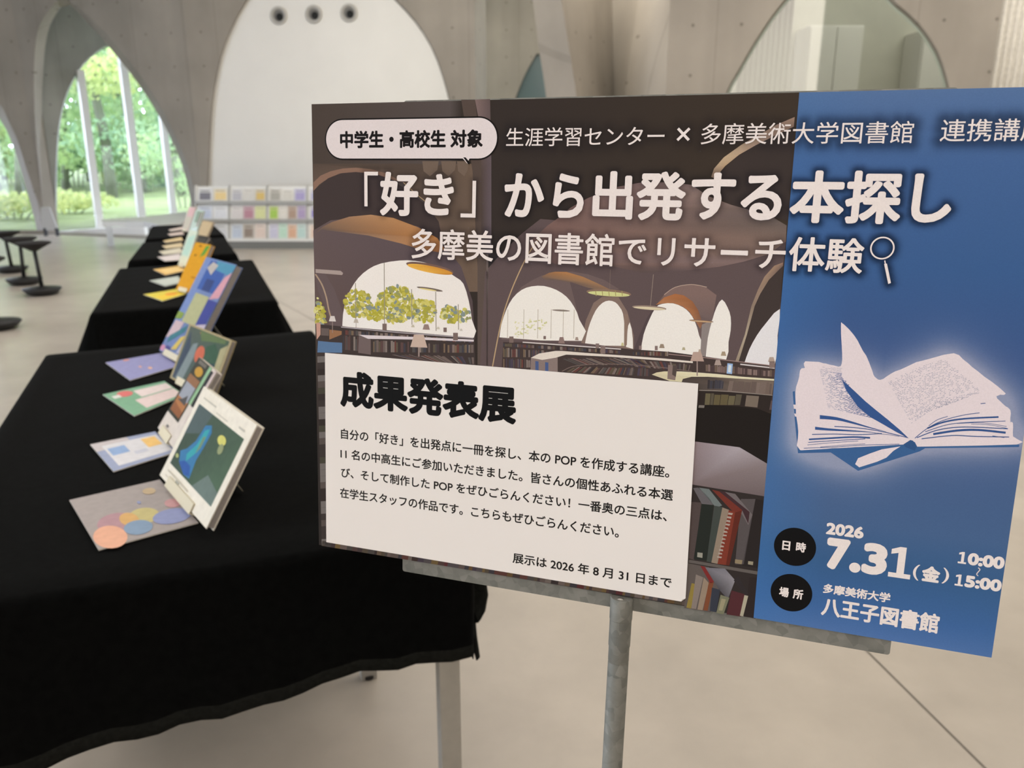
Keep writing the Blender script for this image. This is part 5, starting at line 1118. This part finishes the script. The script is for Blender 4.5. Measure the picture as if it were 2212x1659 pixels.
def print_shadow(groups, z):
    nx, ny = 300, 92; y0, y1 = -.010, -.180
    gx, gy = np.meshgrid(np.linspace(.002, PWd - .001, nx), np.linspace(y0, y1, ny)); g = np.stack([gx.ravel(), gy.ravel()], 1); al = np.zeros(len(g))
    for mb, sig, k, xmin in groups:
        pts = []
        for f in mb.f:
            for i in range(len(f)):
                a, e = mb.v[f[i]], mb.v[f[(i + 1) % len(f)]]; m = max(1, int((a - e).length / .0025))
                for q in range(m): pts.append((lerp(a.x, e.x, q / m), lerp(a.y, e.y, q / m)))
        P = np.unique(np.round(np.array(pts), 4), axis=0); d = np.full(len(g), 1.0)
        for q in range(0, len(P), 400):
            c = P[q:q + 400]; d = np.minimum(d, ((g[:, None, 0] - c[None, :, 0]) ** 2 + (g[:, None, 1] - c[None, :, 1]) ** 2).min(1))
        v = k * np.exp(-d / (sig * sig)) * np.where(g[:, 0] > xmin, 1, .45); al = 1 - (1 - al) * (1 - v)
    b = MB(); b.v = [Vector((p[0], p[1], z * LZ)) for p in g]; cs = [(.010, .013, .030, float(a)) for a in al]
    for j in range(ny - 1):
        for i in range(nx - 1):
            f = (j * nx + i, (j + 1) * nx + i, (j + 1) * nx + i + 1, j * nx + i + 1)
            if max(al[q] for q in f) < .012: continue
            b.f.append(f); b.c.append([cs[q] for q in f]); b.m.append(0)
    m = bpy.data.materials.new('printed shadow'); m.use_nodes = True; nt = m.node_tree; pb = nt.nodes['Principled BSDF']
    at = nt.nodes.new('ShaderNodeAttribute'); at.attribute_name = 'Col'; nt.links.new(at.outputs['Color'], pb.inputs['Base Color']); nt.links.new(at.outputs['Alpha'], pb.inputs['Alpha'])
    pb.inputs['Specular IOR Level'].default_value = 0
    b.build('lettering_shadow', m, poster, world=True)
print_shadow([(hd, .0052, .42, XB), (tl, .0034, .55, XB)], 40)
tag(tl.build('headline_lettering', M['printm'], poster, world=True), 'bold white headline and subtitle lettering')
# date block
db = MB()
for (cx, cy) in ((1717, 1181), (1709.3, 1280)):
    c = L(cx, cy); r = .0162
    db.poly([(c.x + r * math.cos(i * math.pi / 24), c.y + r * math.sin(i * math.pi / 24), 40 * LZ) for i in range(48)], pr((20, 19, 19)))
line(db, '日', (1689.8, 1178), (1707, 1180), (1698, 1168), (1698, 1188.5), 0.0003); line(db, '時', (1719.5, 1182), (1741, 1184), (1730, 1171), (1730, 1192.5), 0.0003)
line(db, '場', (1683, 1278), (1704, 1280), (1693, 1268), (1693, 1289), 0.0003); line(db, '所', (1713, 1282), (1735, 1284), (1724, 1272.5), (1724, 1294), 0.0003)
line(db, '2026', (1784.6, 1142), (1866, 1150), (1800, 1129.5), (1800, 1155.5), .00065)
line(db, '7', (1785, 1190), (1835.5, 1195), (1790, 1160), (1790, 1228.5), .0019, n=14); line(db, '3', (1862.5, 1205), (1917, 1210), (1890, 1173), (1890, 1242), .0019, n=14); one(db, (1921, 1215), (1969, 1220), (1945, 1181), (1945, 1248.5), 44, WT)
c = L(1846.4, 1225.8); db.poly([(c.x + .0042 * math.cos(i * math.pi / 14), c.y + .0042 * math.sin(i * math.pi / 14), 44 * LZ) for i in range(28)], WT)
line(db, '(', (1972, 1235), (1986, 1235), (1978, 1218.5), (1978, 1253), .0001); line(db, '金', (1990.8, 1240), (2031, 1240), (2010, 1222.5), (2010, 1257), .0007); line(db, ')', (2036, 1240), (2050.5, 1240), (2044, 1226.5), (2044, 1261), .0001)
one(db, (2069.8, 1205), (2088, 1205), (2080, 1191.8), (2080, 1217.5), 44, WT); line(db, '0:00', (2090.5, 1205), (2170, 1215), (2101, 1194), (2101, 1221), .00075)
one(db, (2063, 1253), (2081, 1253), (2073, 1240.5), (2073, 1265.5), 44, WT); line(db, '5:00', (2084, 1255), (2163.5, 1265), (2094, 1242.5), (2094, 1269), .00075)
stroke(db, '0', [(2113, 1226), (2116.5, 1230), (2112, 1236), (2109.5, 1240), (2112.5, 1243.5)], 2.2, (232, 218, 208), 44, 5)
line(db, '多摩美術大学', (1778, 1272), (1924, 1285), (1790, 1261), (1790, 1282), .00028, 'kanji'); line(db, '八王子図書館', (1774, 1315), (2029.5, 1340), (1800, 1291), (1800, 1332.5), .00052, 'kanji')
tag(db.build('date_lettering', M['printm'], poster, world=True), 'white date and place lettering with two black discs')
# white sheet
ns = [L(703, 762), L(1508.5, 828.5), L(1480.5, 1300), L(706, 1170.5)]
ms = MB(); zt = .0009
lo = [Vector((p.x, p.y, 30 * LZ)) for p in ns]; up = [Vector((p.x, p.y, zt)) for p in ns]
cr = Vector((ns[2].x - .0035, ns[2].y + .0, zt)); cr2 = Vector((ns[2].x, ns[2].y + .0035, zt))
top_ = [up[3], cr, cr2, up[1], up[0]]
ms.add(top_, [(0, 1, 2, 3, 4)]); lo_ = [Vector((p.x, p.y, 30 * LZ)) for p in top_]
ms.add(top_ + lo_, [(i, (i + 1) % 5, (i + 1) % 5 + 5, i + 5) for i in range(5)])
ms.add([cr, cr2, (ns[2].x - .0026, ns[2].y + .0028, zt + .0012)], [(0, 1, 2)])
sh = ms.build('notice_sheet', M['sheet'], poster, world=True); tag(sh, 'white paper sheet with black lettering stuck over the lower left')
nt_ = MB(); zz = 96
text(nt_, '成果発表展', (736, 850), (1116.5, 870), (770, 802.5), (770, 881), zz, BKI, .00155, 'fit', 22)
tag(nt_.build('title_lettering', M['printm'], sh, world=True), 'heavy black title lettering')
bt_ = MB(); TX = pr((34, 31, 29))
text(bt_, '自分の「好き」を出発点に一冊を探し、本の POP を作成する講座。', (737.6, 936), (1446.5, 1020), (745, 925.5), (745, 948), zz, TX, .00021, 'kanji', 6)
text(bt_, '11 名の中高生にご参加いただきました。皆さんの個性あふれる本選', (736.5, 978), (1454.3, 1068), (775, 972.5), (775, 994.5), zz, TX, .00021, 'kanji', 6)
text(bt_, 'び、そして制作した POP をぜひごらんください！一番奥の三点は、', (738, 1020), (1441, 1120), (850, 1023.5), (850, 1045.5), zz, TX, .00021, 'kanji', 6)
text(bt_, '在学生スタッフの作品です。こちらもぜひごらんください。', (735.5, 1063), (1337.5, 1150), (745, 1053.5), (745, 1075.5), zz, TX, .00021, 'kanji', 6)
text(bt_, '展示は 2026 年 8 月 31 日まで', (1108, 1205), (1451, 1260), (1117, 1194), (1117, 1216.5), zz, TX, .00022, 'kanji', 6)
tag(bt_.build('body_lettering', M['printm'], sh, world=True), 'small black body lettering')

# stand: galvanised plate behind the board, post, screw, foot
gp, gq = L(1343, 1300), L(1322, 1659)
gd = (gq - gp).normalized(); gw = PM @ gp; dw = (PM.to_3x3() @ gd).normalized()
foot = gw + dw * (gw.z / -dw.z)
stand = empty('sign_stand', foot, 'galvanised metal sign stand holding the poster, with round post', 'sign stand')
pl0, pl1 = L(866, 1236), L(1924.5, 1421)
x0, x1 = L(866, 1222).x, L(1924.5, 1405).x; y0 = (pl0.y + pl1.y) / 2; y1 = .0016
rr = rrect(x0, y0, x1, y1, .0022, 5)
b = MB().prism([PM @ Vector((x, y, -.0056)) for x, y in rr], PZ * .0019)
b.build('back_plate', M['galv'], stand, bevel=.0003)
hw = L(1366, 1480).x - L(1320, 1480).x
rad = .0092
ptop = PM @ Vector((gp.x, -PHt - .0012, -.0045 + .0)); ax = -dw
b = MB(); Lp = (ptop - foot).length
prof = [(rad, .0), (rad, Lp - .062), (rad * .97, Lp - .0615), (rad * .97, Lp - .0605), (rad, Lp - .060), (rad, Lp - .046), (rad * 1.05, Lp - .0455), (rad * 1.05, Lp - .0205), (rad * 1.09, Lp - .020), (rad * 1.09, Lp - .0008), (rad * 1.04, Lp)]
b.lathe(prof, foot, 32, ax); b.build('post', M['galv'], stand, smooth=False)
for p_ in stand.children:
    if p_.name.startswith('post'):
        for f in p_.data.polygons: f.use_smooth = True
        md = p_.modifiers.new('split', 'EDGE_SPLIT'); md.split_angle = .6
sc = PM @ L(1342.5, 1298); sc = PM @ Vector((L(1342.5, 1298).x, L(1342.5, 1298).y, -.0045 + rad * 1.09))
b = MB().lathe([(.0046, -.002), (.0046, .0003), (.0040, .0009), (.0018, .0013), (.0001, .0014)], sc, 24, PZ)
sw = b.build('screw', M['screw'], stand, smooth=True)
b = MB()
for ang in (.4, .4 + math.pi / 2):
    d1 = PX * math.cos(ang) + PY * math.sin(ang); d2 = PX * -math.sin(ang) + PY * math.cos(ang); c = sc + PZ * .0015
    b.add([c - d1 * .0022 - d2 * .0004, c + d1 * .0022 - d2 * .0004, c + d1 * .0022 + d2 * .0004, c - d1 * .0022 + d2 * .0004], [(0, 1, 2, 3)])
b.build('cross_slot', M['hole'], sw, world=False)
MB().lathe([(.150, 0), (.152, .006), (.146, .011), (.02, .014), (.014, .03)], Vector((foot.x, foot.y, 0)), 40).build('base', M['galv'], stand, smooth=True)
